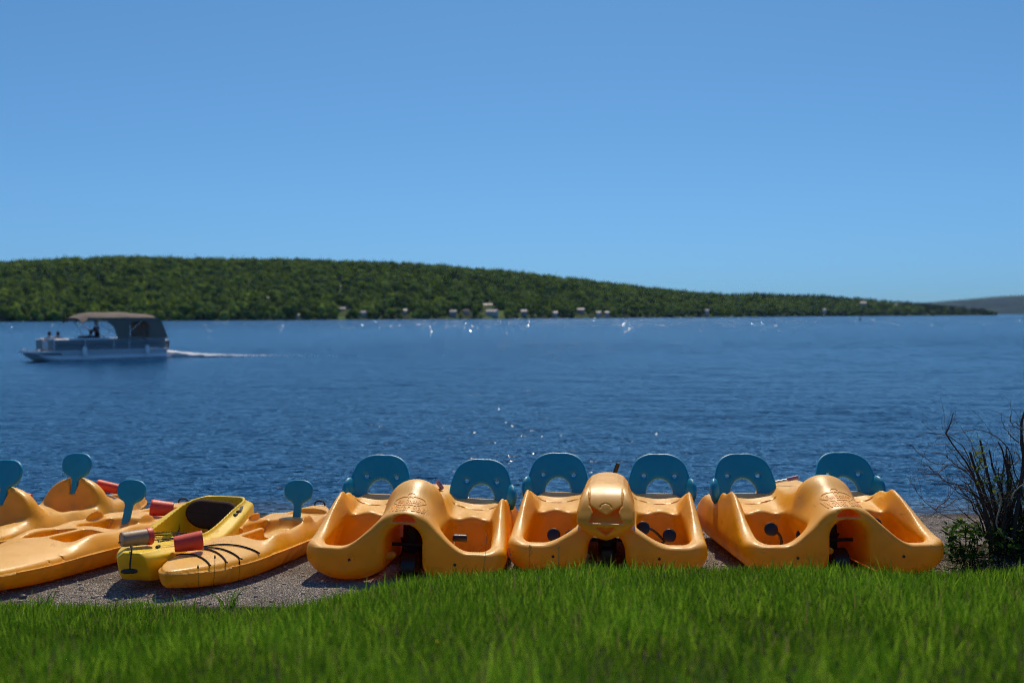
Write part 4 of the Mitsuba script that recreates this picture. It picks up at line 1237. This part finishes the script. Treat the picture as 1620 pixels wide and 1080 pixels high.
for x in (5.15, 1.35):
    f = pp('fender', along((x, 0.12, 0.24), (x, 0.10, 0.80), lathe([(0, 0), (0.08, 0.02), (0.125, 0.1), (0.125, 0.44), (0.08, 0.54), (0.02, 0.58), (0, 0.6)], 16)), 'fender_white', smooth=50)
    pp('fender_line', tube([(x, 0.10, 0.8), (x, -0.06, 1.18)], 0.012, 5), 'cord', f)
for a, b, y0, y1 in ((5.7, 6.7, 0.18, 0.75), (3.5, 5.6, 0.18, 0.70), (5.6, 6.65, 1.75, 2.32), (0.4, 2.0, 1.75, 2.32)):
    s_ = pp('bench', yb((a, y0), (b, y1), 0.56, 0.98, 0.05), 'seat_vinyl')
    yy = (y0, y0 + 0.16) if y0 < 1 else (y1 - 0.16, y1)
    pp('bench_back', yb((a, yy[0]), (b, yy[1]), 0.98, 1.27, 0.06), 'seat_vinyl', s_)
pp('console', yb((3.95, 1.55), (4.45, 2.3), 0.56, 1.38, 0.05), 'dark_panel')
pp('steering_wheel', xf(trimesh.creation.torus(0.17, 0.018, 24, 8), frame((3.87, -1.9, 1.42), yaw=90, pitch=60)), 'black_plastic', smooth=60)
pp('helm_seat', yb((2.3, 1.6), (2.75, 2.15), 0.56, 1.02, 0.06), 'seat_vinyl')

# canopy: bowed roof, drop curtains at the rear with an arched clear window
def canopy_roof():
    xs_ = [0.28, 0.5, 1.0, 1.8, 2.9, 3.9, 4.7, 5.25]
    zt = [2.34, 2.52, 2.66, 2.72, 2.76, 2.76, 2.66, 2.46]
    ys_ = np.linspace(0, 1, 11)
    rows = []
    for x, z in zip(np.linspace(0.28, 5.25, 30), spline(np.stack([xs_, zt], 1), 30)[:, 1] if False else np.interp(np.linspace(0.28, 5.25, 30), xs_, zt)):
        row = []
        for q in ys_:
            e = abs(2 * q - 1)
            sag = 0.02 * math.sin(x * 3.2)
            row.append((x, 0.02 - q * 2.54, z + sag - 0.26 * e ** 4 - 0.05 * e ** 2))
        rows.append(row)
    V = np.array(rows).reshape(-1, 3); i = np.arange(len(V)).reshape(30, 11)
    F = np.stack([i[:-1, :-1], i[1:, :-1], i[1:, 1:], i[:-1, 1:]], -1).reshape(-1, 4)
    V2 = V - [0, 0, 0.03]
    e = [i[0], i[-1], i[:, 0], i[:, -1]]
    Fs = [np.stack([a[:-1], a[1:], a[1:] + len(V), a[:-1] + len(V)], 1) for a in e]
    F = np.vstack([F, F[:, ::-1] + len(V)] + Fs)
    return trimesh.Trimesh(np.vstack([V, V2]), np.vstack([F[:, [0, 1, 2]], F[:, [0, 2, 3]]]), process=False)


roof = pp('canopy', canopy_roof(), 'canopy_cloth', smooth=45, label='beige cloth canopy')
pp('canopy_valance', yb((0.55, -0.03), (4.9, 0.0), 2.30, 2.44), 'canopy_cloth', roof)
side = sg.Polygon([(-0.05, 1.20), (0.08, 1.6), (0.30, 2.15), (0.52, 2.38), (4.6, 2.40), (4.2, 2.33), (3.7, 2.2), (3.35, 1.9), (3.2, 1.5), (3.12, 1.20), (2.35, 1.20)])
win = sg.Polygon([(1.15, 1.33), (1.15, 1.9), (1.35, 2.15), (2.05, 2.15), (2.32, 1.98), (2.32, 1.33)]).buffer(0.05)
for yy, w in ((-0.0, 1), (-2.47, 0)):
    sd = side.difference(win) if w else side.intersection(sg.box(-1, 1, 1.05, 3))
    m = trimesh.creation.extrude_polygon(sd, 0.03, engine='earcut')
    v = np.array(m.vertices); m = trimesh.Trimesh(np.stack([v[:, 0], yy - v[:, 2], v[:, 1]], 1), m.faces[:, ::-1], process=False)
    c = pp('side_curtain', m, 'canopy_cloth')
    b = win.bounds
    if w: pp('clear_window', trimesh.Trimesh([[b[0], yy - 0.015, b[1]], [b[2], yy - 0.015, b[1]], [b[2], yy - 0.015, b[3]], [b[0], yy - 0.015, b[3]]], [[0, 1, 2], [0, 2, 3]], process=False), 'clear_vinyl', c, smooth=False)
rv = np.array([[-0.05, -0.03, 1.2], [-0.05, -2.47, 1.2], [0.10, -2.47, 1.62], [0.10, -0.03, 1.62], [0.42, -2.40, 2.32], [0.42, -0.10, 2.32]])
rv = np.vstack([rv, rv + [0.03, 0, -0.012]])
rq = [[0, 3, 2, 1], [3, 5, 4, 2], [6, 7, 8, 9], [9, 8, 10, 11], [0, 1, 7, 6], [4, 5, 11, 10], [1, 2, 8, 7], [2, 4, 10, 8], [3, 0, 6, 9], [5, 3, 9, 11]]
pp('rear_curtain', trimesh.Trimesh(rv, [t for q in rq for t in ([q[0], q[1], q[2]], [q[0], q[2], q[3]])], process=False), 'canopy_cloth')
for y in (0.06, 2.44):
    pp('canopy_bow', tube([(2.6, -y, 1.19), (4.9, -y, 2.42)], 0.022, 8), 'aluminium', roof)
    pp('canopy_bow', tube([(2.9, -y, 1.19), (1.3, -y, 2.45)], 0.018, 8), 'aluminium', roof)
    pp('canopy_bow', tube([(3.9, -y, 1.19), (4.7, -y, 2.40)], 0.016, 8), 'aluminium', roof)
mt = pp('outboard_motor', yb((-0.75, 1.0), (-0.25, 1.5), 0.45, 1.05, 0.1), 'black_plastic', smooth=60)
pp('motor_leg', yb((-0.6, 1.17), (-0.42, 1.33), -0.4, 0.5, 0.03), 'black_plastic', mt)
pp('boarding_ladder', cat([tube([(-0.16, -0.35 - q * 0.35, -0.1), (-0.16, -0.35 - q * 0.35, 0.9)], 0.02, 6) for q in (0, 1)] + [tube([(-0.16, -0.35, z), (-0.16, -0.7, z)], 0.018, 6) for z in (0.05, 0.3, 0.55)]), 'aluminium')
for y in (0.25, 2.25):
    pp('bow_light', xf(trimesh.creation.icosphere(subdivisions=2, radius=0.07), frame((BL - 0.15, -y, 0.62))), 'fender_white', smooth=True)


# ---- people
simple('skin', (0.42, 0.24, 0.16), 0.55)
simple('dark_hair', (0.02, 0.014, 0.01), 0.7)
simple('maroon_cloth', (0.13, 0.012, 0.016), 0.9)
simple('navy_cloth', (0.02, 0.03, 0.06), 0.9)
simple('pale_cloth', (0.45, 0.47, 0.5), 0.9)
simple('pink_cloth', (0.40, 0.16, 0.13), 0.9)


def limb(joints, bones):
    """Hulls of spheres along the bones, joined and smoothed into one surface."""
    ms = []
    S = lambda j: manifold3d.Manifold.sphere(joints[j][1], 14).translate(list(joints[j][0]))
    for b in bones: ms.append(manifold3d.Manifold.batch_hull([S(j) for j in b]))
    m = ms[0]
    for q in ms[1:]: m = m + q
    m = m.refine_to_length(0.035).to_mesh()
    t = trimesh.Trimesh(np.array(m.vert_properties[:, :3]), np.array(m.tri_verts), process=True)
    trimesh.smoothing.filter_taubin(t, iterations=8)
    return t


def person(label, M, pose, shirt, trousers, face=0.0, wheel=False):
    """Local: faces +y, z up, origin at the feet (standing) or under the seat (seated, seat height 0.42)."""
    n = thing('person', label, 'person', 'people riding on the pontoon boat')
    if pose == 'stand':
        hip, knee, foot = 0.92, [(s * 0.10, 0.03, 0.48) for s in (-1, 1)], [(s * 0.11, -0.02, 0.06) for s in (-1, 1)]
        hy = 0
    else:
        hip, knee, foot = 0.50, [(s * 0.12, 0.42, 0.50) for s in (-1, 1)], [(s * 0.12, 0.44, 0.08) for s in (-1, 1)]
        hy = 0
    sh = hip + 0.50; lean = 0.03
    J = {'pel': ((0, hy, hip), 0.135), 'wai': ((0, hy + 0.005, hip + 0.2), 0.115), 'che': ((0, lean, hip + 0.36), 0.13), 'nek': ((0, lean + 0.01, sh + 0.05), 0.055),
         'neu': ((0, lean + 0.02, sh + 0.13), 0.052), 'hea': ((0, lean + 0.03, sh + 0.245), 0.090), 'hed': ((0, lean + 0.055, sh + 0.165), 0.058), 'crn': ((0, lean + 0.005, sh + 0.27), 0.092),
         'nos': ((0, lean + 0.128, sh + 0.215), 0.014), 'nob': ((0, lean + 0.10, sh + 0.25), 0.012), 'chi': ((0, lean + 0.10, sh + 0.15), 0.025)}
    arms = []
    for k, s in (('l', -1), ('r', 1)):
        J['s' + k] = ((s * 0.19, lean, sh - 0.02), 0.062)
        if wheel: el, ha = (s * 0.24, 0.16, sh - 0.24), (s * 0.14, 0.40, sh - 0.18)
        else: el, ha = (s * 0.25, 0.0, sh - 0.30), (s * 0.16, 0.24, hip + 0.06)
        J['e' + k] = (el, 0.043); J['w' + k] = (ha, 0.030)
        d = np.array(ha) - np.array(el); d /= np.linalg.norm(d)
        J['p' + k] = (tuple(np.array(ha) + d * 0.06), 0.032)
        sidev = np.array([-s, 0, 0.2])
        fing = []
        for q in range(4):
            b0 = np.array(ha) + d * 0.09 + np.cross(d, [0, 0, 1.0]) * (q - 1.5) * 0.02
            L = (0.06, 0.075, 0.07, 0.055)[q]
            J[f'f{k}{q}'] = (tuple(b0), 0.011); J[f'g{k}{q}'] = (tuple(b0 + d * L * 0.6 - np.array([0, 0, 0.015])), 0.010); J[f'h{k}{q}'] = (tuple(b0 + d * L * 0.9 - np.array([0, 0, 0.04])), 0.009)
            fing += [('p' + k, f'f{k}{q}'), (f'f{k}{q}', f'g{k}{q}'), (f'g{k}{q}', f'h{k}{q}')]
        J['t' + k] = (tuple(np.array(ha) + d * 0.07 + sidev * 0.05), 0.012)
        arms += [('s' + k, 'e' + k), ('e' + k, 'w' + k), ('w' + k, 'p' + k), ('w' + k, 't' + k)] + fing
        J['h' + k] = ((s * 0.09, hy, hip - 0.03), 0.098)
        i = 0 if s < 0 else 1
        J['k' + k] = (knee[i], 0.065); J['a' + k] = (foot[i], 0.045); J['o' + k] = ((foot[i][0], foot[i][1] + 0.16, 0.045), 0.04)
        J['r' + k] = ((s * 0.092, lean + 0.02, sh + 0.235), 0.018)
    legs = [x for k in 'lr' for x in (('h' + k, 'k' + k), ('k' + k, 'a' + k), ('a' + k, 'o' + k))]
    torso = [('pel', 'wai'), ('wai', 'che'), ('che', 'sl', 'sr'), ('che', 'nek'), ('pel', 'hl', 'hr')]
    head = [('nek', 'neu'), ('neu', 'hed', 'hea'), ('hea', 'crn', 'hed'), ('hed', 'chi'), ('hea', 'nos', 'nob'), ('hea', 'rl'), ('hea', 'rr')]
    W = M
    skin = limb(J, torso + head + arms + legs)
    put('body', mikit.ply(xf(skin, W), 'skin', smooth=True), n)
    grow = lambda names, g: {k: (v[0], v[1] + g) for k, v in J.items()}
    J2 = grow(J, 0.016)
    J2['ml'] = (tuple((np.array(J['sl'][0]) * 0.35 + np.array(J['el'][0]) * 0.65)), 0.064); J2['mr'] = (tuple((np.array(J['sr'][0]) * 0.35 + np.array(J['er'][0]) * 0.65)), 0.064)
    put('shirt', mikit.ply(xf(limb(J2, [('pel', 'wai'), ('wai', 'che'), ('che', 'sl', 'sr'), ('sl', 'ml'), ('sr', 'mr')]), W), shirt, smooth=True), n)
    J3 = grow(J, 0.018)
    put('trousers', mikit.ply(xf(limb(J3, [('pel', 'hl', 'hr')] + [x for k in 'lr' for x in (('h' + k, 'k' + k), ('k' + k, 'a' + k))]), W), trousers, smooth=True), n)
    hair = {'a': ((0, lean - 0.01, sh + 0.285), 0.095), 'b': ((0, lean - 0.03, sh + 0.21), 0.085), 'c': ((0, lean + 0.045, sh + 0.32), 0.055)}
    put('hair', mikit.ply(xf(limb(hair, [('a', 'b'), ('a', 'c')]), W), 'dark_hair', smooth=True), n)
    for s in (-1, 1):
        put('eye', mikit.ply(xf(trimesh.creation.icosphere(subdivisions=1, radius=0.012), W @ frame((s * 0.034, lean + 0.112, sh + 0.235))), 'dark_hair', smooth=True), n)
    return n


def on_boat(x, y, z, yaw): return MP @ frame((x, -y, z), yaw=yaw)


person('person in a maroon shirt standing at the wheel under the canopy', on_boat(3.45, 1.9, 0.46, -90), 'stand', 'maroon_cloth', 'navy_cloth', wheel=True)
person('dark haired person in a pale shirt seated foremost at the bow', on_boat(6.25, 1.9, 0.30, 170), 'sit', 'pale_cloth', 'navy_cloth')
person('person in a pink top seated at the bow behind the pale shirted one', on_boat(5.75, 1.9, 0.28, 175), 'sit', 'pink_cloth', 'navy_cloth')
person('person in dark clothes seated in front of the standing one', on_boat(4.45, 0.52, 0.36, 10 - 180), 'sit', 'navy_cloth', 'navy_cloth')
person('person in dark clothes seated low behind the standing one', on_boat(1.75, 1.95, 0.42, 100), 'sit', 'navy_cloth', 'navy_cloth')

# ---- wake: churned white water behind the stern
simple('foam', (0.85, 0.88, 0.9), 0.6)
rf = np.random.default_rng(3)
vs, fs, o = [], [], 0
ico = trimesh.creation.icosphere(subdivisions=0); iv, iff = np.array(ico.vertices), np.array(ico.faces)
for k in range(2600):
    s = min(rf.exponential(1.3), 3.0 + rf.random()) if k < 2350 else 3.2 + rf.exponential(2.2)
    c = PB_O + AY * 1.25 - AX * (0.4 + s)
    # the trail curves away to the right as the boat turned
    c = c + np.array([0.030 * s * s + 0.25 * s, -0.018 * s * s - 0.55 * s, 0]) 
    c = c + AY * rf.normal() * (0.35 + 0.02 * s)
    r = 0.24 * math.exp(-s / 3.2) * (0.4 + rf.random())
    v = iv * r * [1.3, 1.3, 0.5] * (1 + 0.3 * (rf.random((len(iv), 1)) - 0.5)); vs.append(v + c + [0, 0, 0.03 + 0.28 * math.exp(-s / 2.2) * rf.random()]); fs.append(iff + o); o += len(v)
put('wake_foam', mikit.ply((np.vstack(vs), np.vstack(fs)), 'foam', smooth=True), kind='stuff', label='white churned foam trailing behind the pontoon boat')

# small dark buoy far out at the right
bp = at(1361, 507, 430); bp[2] = 0
by = thing('buoy', 'tiny dark buoy far out on the water at right', 'buoy')
put('float', mikit.ply(xf(lathe([(0, -0.3), (0.5, -0.1), (0.55, 0.2), (0.25, 0.6), (0.08, 1.6), (0, 1.65)], 16), frame(bp)), 'dark_panel', smooth=40), by)

# ------------------------------------------------------------------ bare bush, leafy plants and weeds
simple('dead_bark', (0.055, 0.043, 0.035), 0.9, spec=0.2)
simple('grey_twig', (0.13, 0.10, 0.085), 0.9, spec=0.2)
simple('pale_vine', (0.30, 0.26, 0.19), 0.8, spec=0.2)
for nm, c in (('leaf_green', (0.05, 0.11, 0.02)), ('leaf_dark', (0.022, 0.050, 0.014)), ('leaf_lime', (0.16, 0.22, 0.03)), ('straw', (0.34, 0.28, 0.15)), ('dry_leaf', (0.10, 0.075, 0.05))):
    scene[nm] = {'type': 'principledthin', 'base_color': rgb(*c), 'roughness': 0.5, 'spec_trans': 0.0, 'diff_trans': 0.7, 'eta': 1.4}
rb = np.random.default_rng(17)


def wiggle(P, amp, n=12):
    Q = spline(P, n)
    t = np.linspace(0, 1, n)[:, None]
    return Q + np.cumsum(rb.normal(size=(n, 3)), axis=0) * amp * np.minimum(t * 3, 1) / math.sqrt(n)


def stem_px(pts, y, dy=0.0, amp=0.012, n=14):
    P = [at(u, v, y + dy * k / max(len(pts) - 1, 1)) for k, (u, v) in enumerate(pts)]
    return wiggle(P, amp, n)


bush = thing('bare_bush', 'dark bare cut-back bush with crooked twigs at the right edge of the beach', 'bush')
STEMS = [  # photo pixels on the stem, distance, change of distance, radii
    ([(1574, 885), (1566, 800), (1546, 750), (1534, 712)], 8.0, -0.15, 0.030, 0.016),
    ([(1584, 885), (1572, 790), (1560, 740), (1549, 692)], 8.1, 0.1, 0.030, 0.014),
    ([(1592, 885), (1590, 800), (1592, 745), (1578, 698)], 7.95, 0.1, 0.028, 0.008),
    ([(1600, 885), (1602, 800), (1600, 750), (1597, 715)], 8.15, 0.0, 0.032, 0.014),
    ([(1606, 885), (1610, 790), (1616, 720), (1612, 685), (1617, 650)], 7.9, 0.1, 0.034, 0.014),
    ([(1568, 880), (1556, 800), (1532, 735), (1505, 697), (1500, 678), (1507, 668), (1509, 652)], 7.9, -0.2, 0.020, 0.006),
    ([(1590, 880), (1604, 800), (1625, 740), (1640, 690)], 8.0, 0.0, 0.03, 0.012),
    ([(1600, 880), (1625, 800), (1650, 735), (1665, 680)], 8.1, 0.1, 0.03, 0.012),
    ([(1570, 860), (1552, 790), (1538, 778), (1512, 771)], 7.8, -0.2, 0.017, 0.010),
    ([(1580, 880), (1584, 780), (1570, 735), (1566, 712)], 8.2, 0.1, 0.022, 0.010),
    ([(1612, 880), (1636, 830), (1668, 790), (1690, 730)], 7.9, 0.0, 0.03, 0.012),
]
tips = []
for pts, y, dyy, r0, r1 in STEMS:
    P = stem_px(pts, y, dyy)
    put('stem', mikit.ply(tube(P, np.linspace(r0 * 0.62, r1 * 0.6, len(P)) * (1 + 0.12 * rb.normal(size=len(P))), 9), 'dead_bark', smooth=True), bush)
    tips.append(P)
TW = [([(1536, 735), (1500, 690), (1470, 688), (1448, 694)], 7.8), ([(1540, 760), (1505, 735), (1462, 722), (1440, 702), (1437, 698)], 7.8), ([(1545, 790), (1505, 770), (1480, 748), (1455, 735)], 7.9),
      ([(1558, 850), (1520, 826), (1480, 806), (1455, 782), (1440, 755)], 7.7), ([(1550, 805), (1512, 790), (1492, 800), (1470, 800)], 7.8), ([(1560, 825), (1540, 800), (1535, 770), (1534, 755)], 7.75),
      ([(1600, 720), (1580, 695), (1550, 685), (1520, 692), (1485, 697)], 8.0), ([(1612, 700), (1590, 680), (1583, 665)], 8.0), ([(1530, 745), (1500, 725), (1490, 715), (1478, 708)], 7.75),
      ([(1535, 765), (1490, 756), (1470, 742), (1460, 738)], 7.8), ([(1540, 745), (1515, 712), (1495, 708)], 7.9), ([(1618, 680), (1604, 668), (1600, 655)], 7.9), ([(1545, 780), (1500, 763), (1462, 765)], 7.85),
      ([(1480, 806), (1500, 785), (1510, 770)], 7.72), ([(1556, 740), (1540, 715), (1534, 700)], 8.0), ([(1500, 735), (1476, 745), (1450, 742)], 7.7)]
for pts, y in TW:
    P = stem_px(pts, y, -0.25, 0.02, 16)
    put('twig', mikit.ply(tube(P, np.linspace(0.0045, 0.0016, len(P)), 6), 'grey_twig', smooth=True), bush)
    tips.append(P)
for q in range(46):      # many thin shoots from the stool
    u0 = rb.uniform(1562, 1640); v0 = rb.uniform(840, 880); L = rb.uniform(65, 150); a = rb.normal(0.0, 0.32) + (u0 - 1598) * 0.006
    pts = [(u0, v0), (u0 + L * 0.5 * math.sin(a), v0 - L * 0.5 * math.cos(a)), (u0 + L * math.sin(a * 1.25), v0 - L * math.cos(a * 1.25))]
    P = stem_px(pts, rb.uniform(7.85, 8.3), rb.uniform(-0.1, 0.1), 0.03, 10)
    put('shoot', mikit.ply(tube(P, np.linspace(0.009, 0.003, len(P)), 6), 'dead_bark', smooth=True), bush)
    tips.append(P)
fine = []
for j, P in enumerate(tips):
    for _ in range(4 if len(STEMS) <= j < len(STEMS) + len(TW) else 13):
        k = rb.integers(len(P) // 3, len(P) - 1)
        d = (P[k + 1] - P[k]); d /= np.linalg.norm(d) + 1e-9
        d = d + rb.normal(size=3) * 0.65; d /= np.linalg.norm(d)
        L = rb.uniform(0.06, 0.28)
        Q = wiggle([P[k], P[k] + d * L * 0.5 + [0, 0, 0.01], P[k] + d * L + [0, 0, rb.uniform(-0.03, 0.06)]], 0.012, 7)
        fine.append(tube(Q, np.linspace(0.0019, 0.0009, 7), 4, caps=False))
put('brushwood', mikit.ply(cat(fine), 'grey_twig', smooth=True), bush, kind='stuff')
V = stem_px([(1578, 775), (1582, 800), (1576, 828), (1586, 845), (1602, 852)], 7.7, 0.0, 0.004, 18)
put('vine', mikit.ply(tube(V, 0.006, 6), 'pale_vine', smooth=True), bush)
for pts in ([(1604, 735), (1612, 722), (1602, 712)], [(1607, 668), (1620, 682)], [(1600, 790), (1612, 770), (1620, 765)]):
    put('vine', mikit.ply(tube(stem_px(pts, 7.75, 0, 0.004, 8), 0.005, 5), 'pale_vine', smooth=True), bush)


def leaf_mesh(n, place, size, flat=0.5, shape=((0, 0), (0.32, 0.35), (0.26, 0.7), (0, 1.0))):
    """n pointed leaves folded along the midrib; place(k) returns the stalk point."""
    vs, fs, o = [], [], 0
    for k in range(n):
        p = place(k); s = size * rb.uniform(0.55, 1.2)
        a = rb.uniform(0, 6.28); el = rb.uniform(-0.5, 0.9)
        d = np.array([math.cos(a) * math.cos(el), math.sin(a) * math.cos(el), math.sin(el)])
        w = np.cross(d, [0, 0, 1]); w /= np.linalg.norm(w); up = np.cross(w, d)
        v = [p, p + d * s * 0.35 + w * s * 0.34 + up * s * 0.08, p + d * s * 0.35 - w * s * 0.34 + up * s * 0.08, p + d * s * 0.7 + w * s * 0.24 + up * s * 0.04, p + d * s * 0.7 - w * s * 0.24 + up * s * 0.04, p + d * s - up * s * 0.1,
             p + d * s * 0.35, p + d * s * 0.7]
        vs.append(v); fs.append(np.array([[0, 1, 6], [0, 6, 2], [6, 1, 3], [6, 3, 7], [2, 6, 7], [2, 7, 4], [7, 3, 5], [4, 7, 5]]) + o); o += 8
    return trimesh.Trimesh(np.vstack(vs), np.vstack(fs), process=False)


def near_px(u0, u1, v0, v1, y0, y1):
    return lambda k: at(rb.uniform(u0, u1), rb.uniform(v0, v1), rb.uniform(y0, y1))


put('foliage', mikit.ply(leaf_mesh(60, lambda k: at(1552 + rb.normal() * 9 + 0, 735 + rb.normal() * 20, 7.85 + rb.normal() * 0.06), 0.045), 'leaf_lime', smooth=True), bush, kind='stuff')
put('foliage', mikit.ply(leaf_mesh(420, lambda k: tips[rb.integers(len(tips) - 40, len(tips))][rb.integers(2, 8)] + rb.normal(size=3) * 0.02, 0.035), 'leaf_green', smooth=True), bush, kind='stuff')
put('foliage', mikit.ply(leaf_mesh(700, lambda k: at(1566 + 110 * rb.random(), 885 - 130 * rb.random() ** 1.5, rb.uniform(7.9, 8.5)), 0.06), 'leaf_dark', smooth=True), bush, kind='stuff')


def leafy_plant(label, boxpx, n, size, mats):
    k = thing('leafy_plant', label, 'plant')
    u0, u1, v0, v1, y0, y1 = boxpx
    for m in mats:
        put('foliage', mikit.ply(leaf_mesh(n, near_px(*boxpx), size), m, smooth=True), k, kind='stuff')
    for _ in range(7):
        a = at(rb.uniform(u0, u1), v1, rb.uniform(y0, y1)); a[2] = gz(a[0], a[1]) - 0.02
        b = at(rb.uniform(u0, u1), rb.uniform(v0, v1), rb.uniform(y0, y1))
        put('stem', mikit.ply(tube(wiggle([a, (a + b) / 2 + [0.02, 0, 0.02], b], 0.01, 8), 0.004, 5), 'leaf_dark', smooth=True), k)


leafy_plant('low green leafy plant growing between the rightmost pedal boat and the bare bush', (1496, 1548, 828, 888, 7.5, 7.9), 120, 0.062, ('leaf_green', 'leaf_dark'))
leafy_plant('small plant with two lime leaves at the foot of the bare bush', (1518, 1545, 822, 850, 7.8, 8.1), 16, 0.07, ('leaf_lime', 'leaf_green'))
leafy_plant('dark tangled undergrowth beneath the bare bush at the right edge', (1545, 1680, 835, 890, 7.6, 8.3), 260, 0.055, ('leaf_dark', 'leaf_green'))
# litter under the bush
def litter(k):
    x, y = rb.uniform(3.3, 4.9), rb.uniform(7.2, 8.8)
    return np.array([x, y, gz(x, y) + 0.012])
put('leaf_litter', mikit.ply(leaf_mesh(700, litter, 0.045), 'dry_leaf', smooth=True), kind='stuff', label='dry leaves and bits lying under the bare bush')


# ---- weeds at the edge of the lawn
def stalk(label, u, v0, v1, y, mat='straw', head='dark', lean=0.02, group=None):
    k = thing('weed_stalk', label, 'weed', group)
    a = at(u, v0, y); a[2] = gz(a[0], a[1]) - 0.01
    b = at(u, v1, y) + [lean, 0, 0]
    P = spline([a, (a + b) / 2 + [lean * 0.2, 0, 0], b], 10)
    put('stem', mikit.ply(tube(P, np.linspace(0.0022, 0.0014, 10), 5), 'leaf_green' if head == 'dark' else mat, smooth=True), k)
    d = P[-1] - P[-2]; d /= np.linalg.norm(d)
    if head == 'dark':
        put('flower_head', mikit.ply(along(P[-1], P[-1] + d * 0.028, lathe([(0, 0), (0.005, 0.004), (0.0065, 0.014), (0.004, 0.026), (0, 0.03)], 10)), 'dead_bark', smooth=True), k)
    else:
        ms = []
        for q in range(46):
            t = rb.uniform(0.0, 0.075); c = P[-1] - d * (t - 0.02); r = 0.016 * (0.3 + t / 0.075)
            c2 = c + rb.normal(size=3) * r
            ms.append(along(c2, c2 + d * 0.008 + rb.normal(size=3) * 0.003, lathe([(0, 0), (0.0022, 0.004), (0, 0.009)], 5)))
        put('seed_head', mikit.ply(cat(ms), mat, smooth=True), k)


stalk('plantain stalk with a dark head before the slim orange kayak bow, leftmost of three', 318, 935, 900, 6.75, lean=-0.02)
stalk('tallest plantain stalk with a dark head before the slim orange kayak bow', 333, 935, 884, 6.8, lean=0.03)
stalk('plantain stalk with a dark head before the slim orange kayak, rightmost of three', 374, 930, 893, 6.8, lean=0.02)
stalk('pale seeding grass stalk before the left pod of the middle pedal boat', 836, 895, 868, 6.55, head='seed', lean=0.01)
stalk('pale seeding grass stalk just left of the middle pedal boat tunnel', 884, 895, 870, 6.55, head='seed', lean=0.0)
stalk('pale seeding grass stalk in front of the middle pedal boat tunnel', 929, 898, 880, 6.55, head='seed', lean=0.0)
stalk('pale seeding grass stalk by the gap between left and middle pedal boats', 812, 895, 872, 6.55, head='seed', lean=-0.02)
stalk('thin seeding stalk before the right pod of the leftmost pedal boat', 762, 895, 852, 6.55, head='seed', lean=0.03)


def tuft(label, u, v, y, n, h, w, col):
    k = thing('grass_tuft', label, 'grass tuft')
    c = at(u, v, y)
    xy_ = np.stack([c[0] + rngg.normal(0, 0.035, n), np.full(n, y) + rngg.normal(0, 0.03, n)], 1)
    cc = np.tile(np.array(col), (n, 1)) * rngg.uniform(0.7, 1.3, (n, 1))
    V, F, C = blades(xy_, h * rngg.uniform(0.5, 1.1, n), np.full(n, w), rngg.uniform(0.3, 0.9, n), cc)
    put('blade', mikit.ply((V, F), 'grass_blade', smooth=True, color=C), k, kind='stuff')


tuft('tall light green grass tuft at the lawn edge before the middle boat', 878, 893, 6.5, 16, 0.14, 0.009, (0.16, 0.28, 0.03))
tuft('broad bladed grass tuft at the lawn edge below the slim orange kayak', 365, 930, 6.7, 18, 0.16, 0.011, (0.12, 0.25, 0.03))
tuft('broad bladed grass tuft at the left end of the gravel', 65, 960, 6.7, 14, 0.15, 0.014, (0.10, 0.22, 0.03))
tuft('grass tuft at the lawn edge below the leftmost pedal boat', 520, 925, 6.7, 20, 0.13, 0.009, (0.13, 0.26, 0.03))
tuft('grass tuft at the lawn edge before the gap beside the rightmost boat', 1225, 905, 6.5, 16, 0.11, 0.008, (0.13, 0.25, 0.03))

# a dark stone on the gravel at the left
sp = at(36, 941, 7.0); ms = trimesh.creation.icosphere(subdivisions=3, radius=0.022)
v = np.array(ms.vertices); ms.vertices = v * (0.8 + 0.5 * meshkit.noise(v * 60)[:, None]) * [1.2, 1, 0.8]
tag(put('stone', mikit.ply(xf(ms, frame((sp[0], sp[1], gz(sp[0], sp[1]) + 0.012))), 'dark_panel', smooth=True)), 'small dark stone lying on the gravel at the left', 'stone')


def dandelion(label, u, v, y):
    k = thing('dandelion', label, 'flower')
    c = at(u, v, y); g = gz(c[0], c[1])
    put('stem', mikit.ply(tube([[c[0], y, g], [c[0] + 0.004, y, g + 0.05], c], 0.002, 5), 'leaf_green', smooth=True), k)
    pet = []
    for q in range(40):
        a = q * 2.4; r = 0.017 * math.sqrt((q + 1) / 40); z = 0.007 * (1 - (q / 40) ** 2)
        pet.append(along(c + [0, 0, z], c + np.array([math.cos(a) * r, math.sin(a) * r, z + 0.004]), lathe([(0, 0), (0.0028, 0.006), (0.0015, 0.013), (0, 0.014)], 5)))
    put('flower_head', mikit.ply(cat(pet), 'petal_yellow', smooth=True), k, kind='stuff')


simple('petal_yellow', (0.75, 0.50, 0.01), 0.6)
dandelion('small yellow flower in the grass below the left and middle pedal boats', 692, 1020, 3.6)
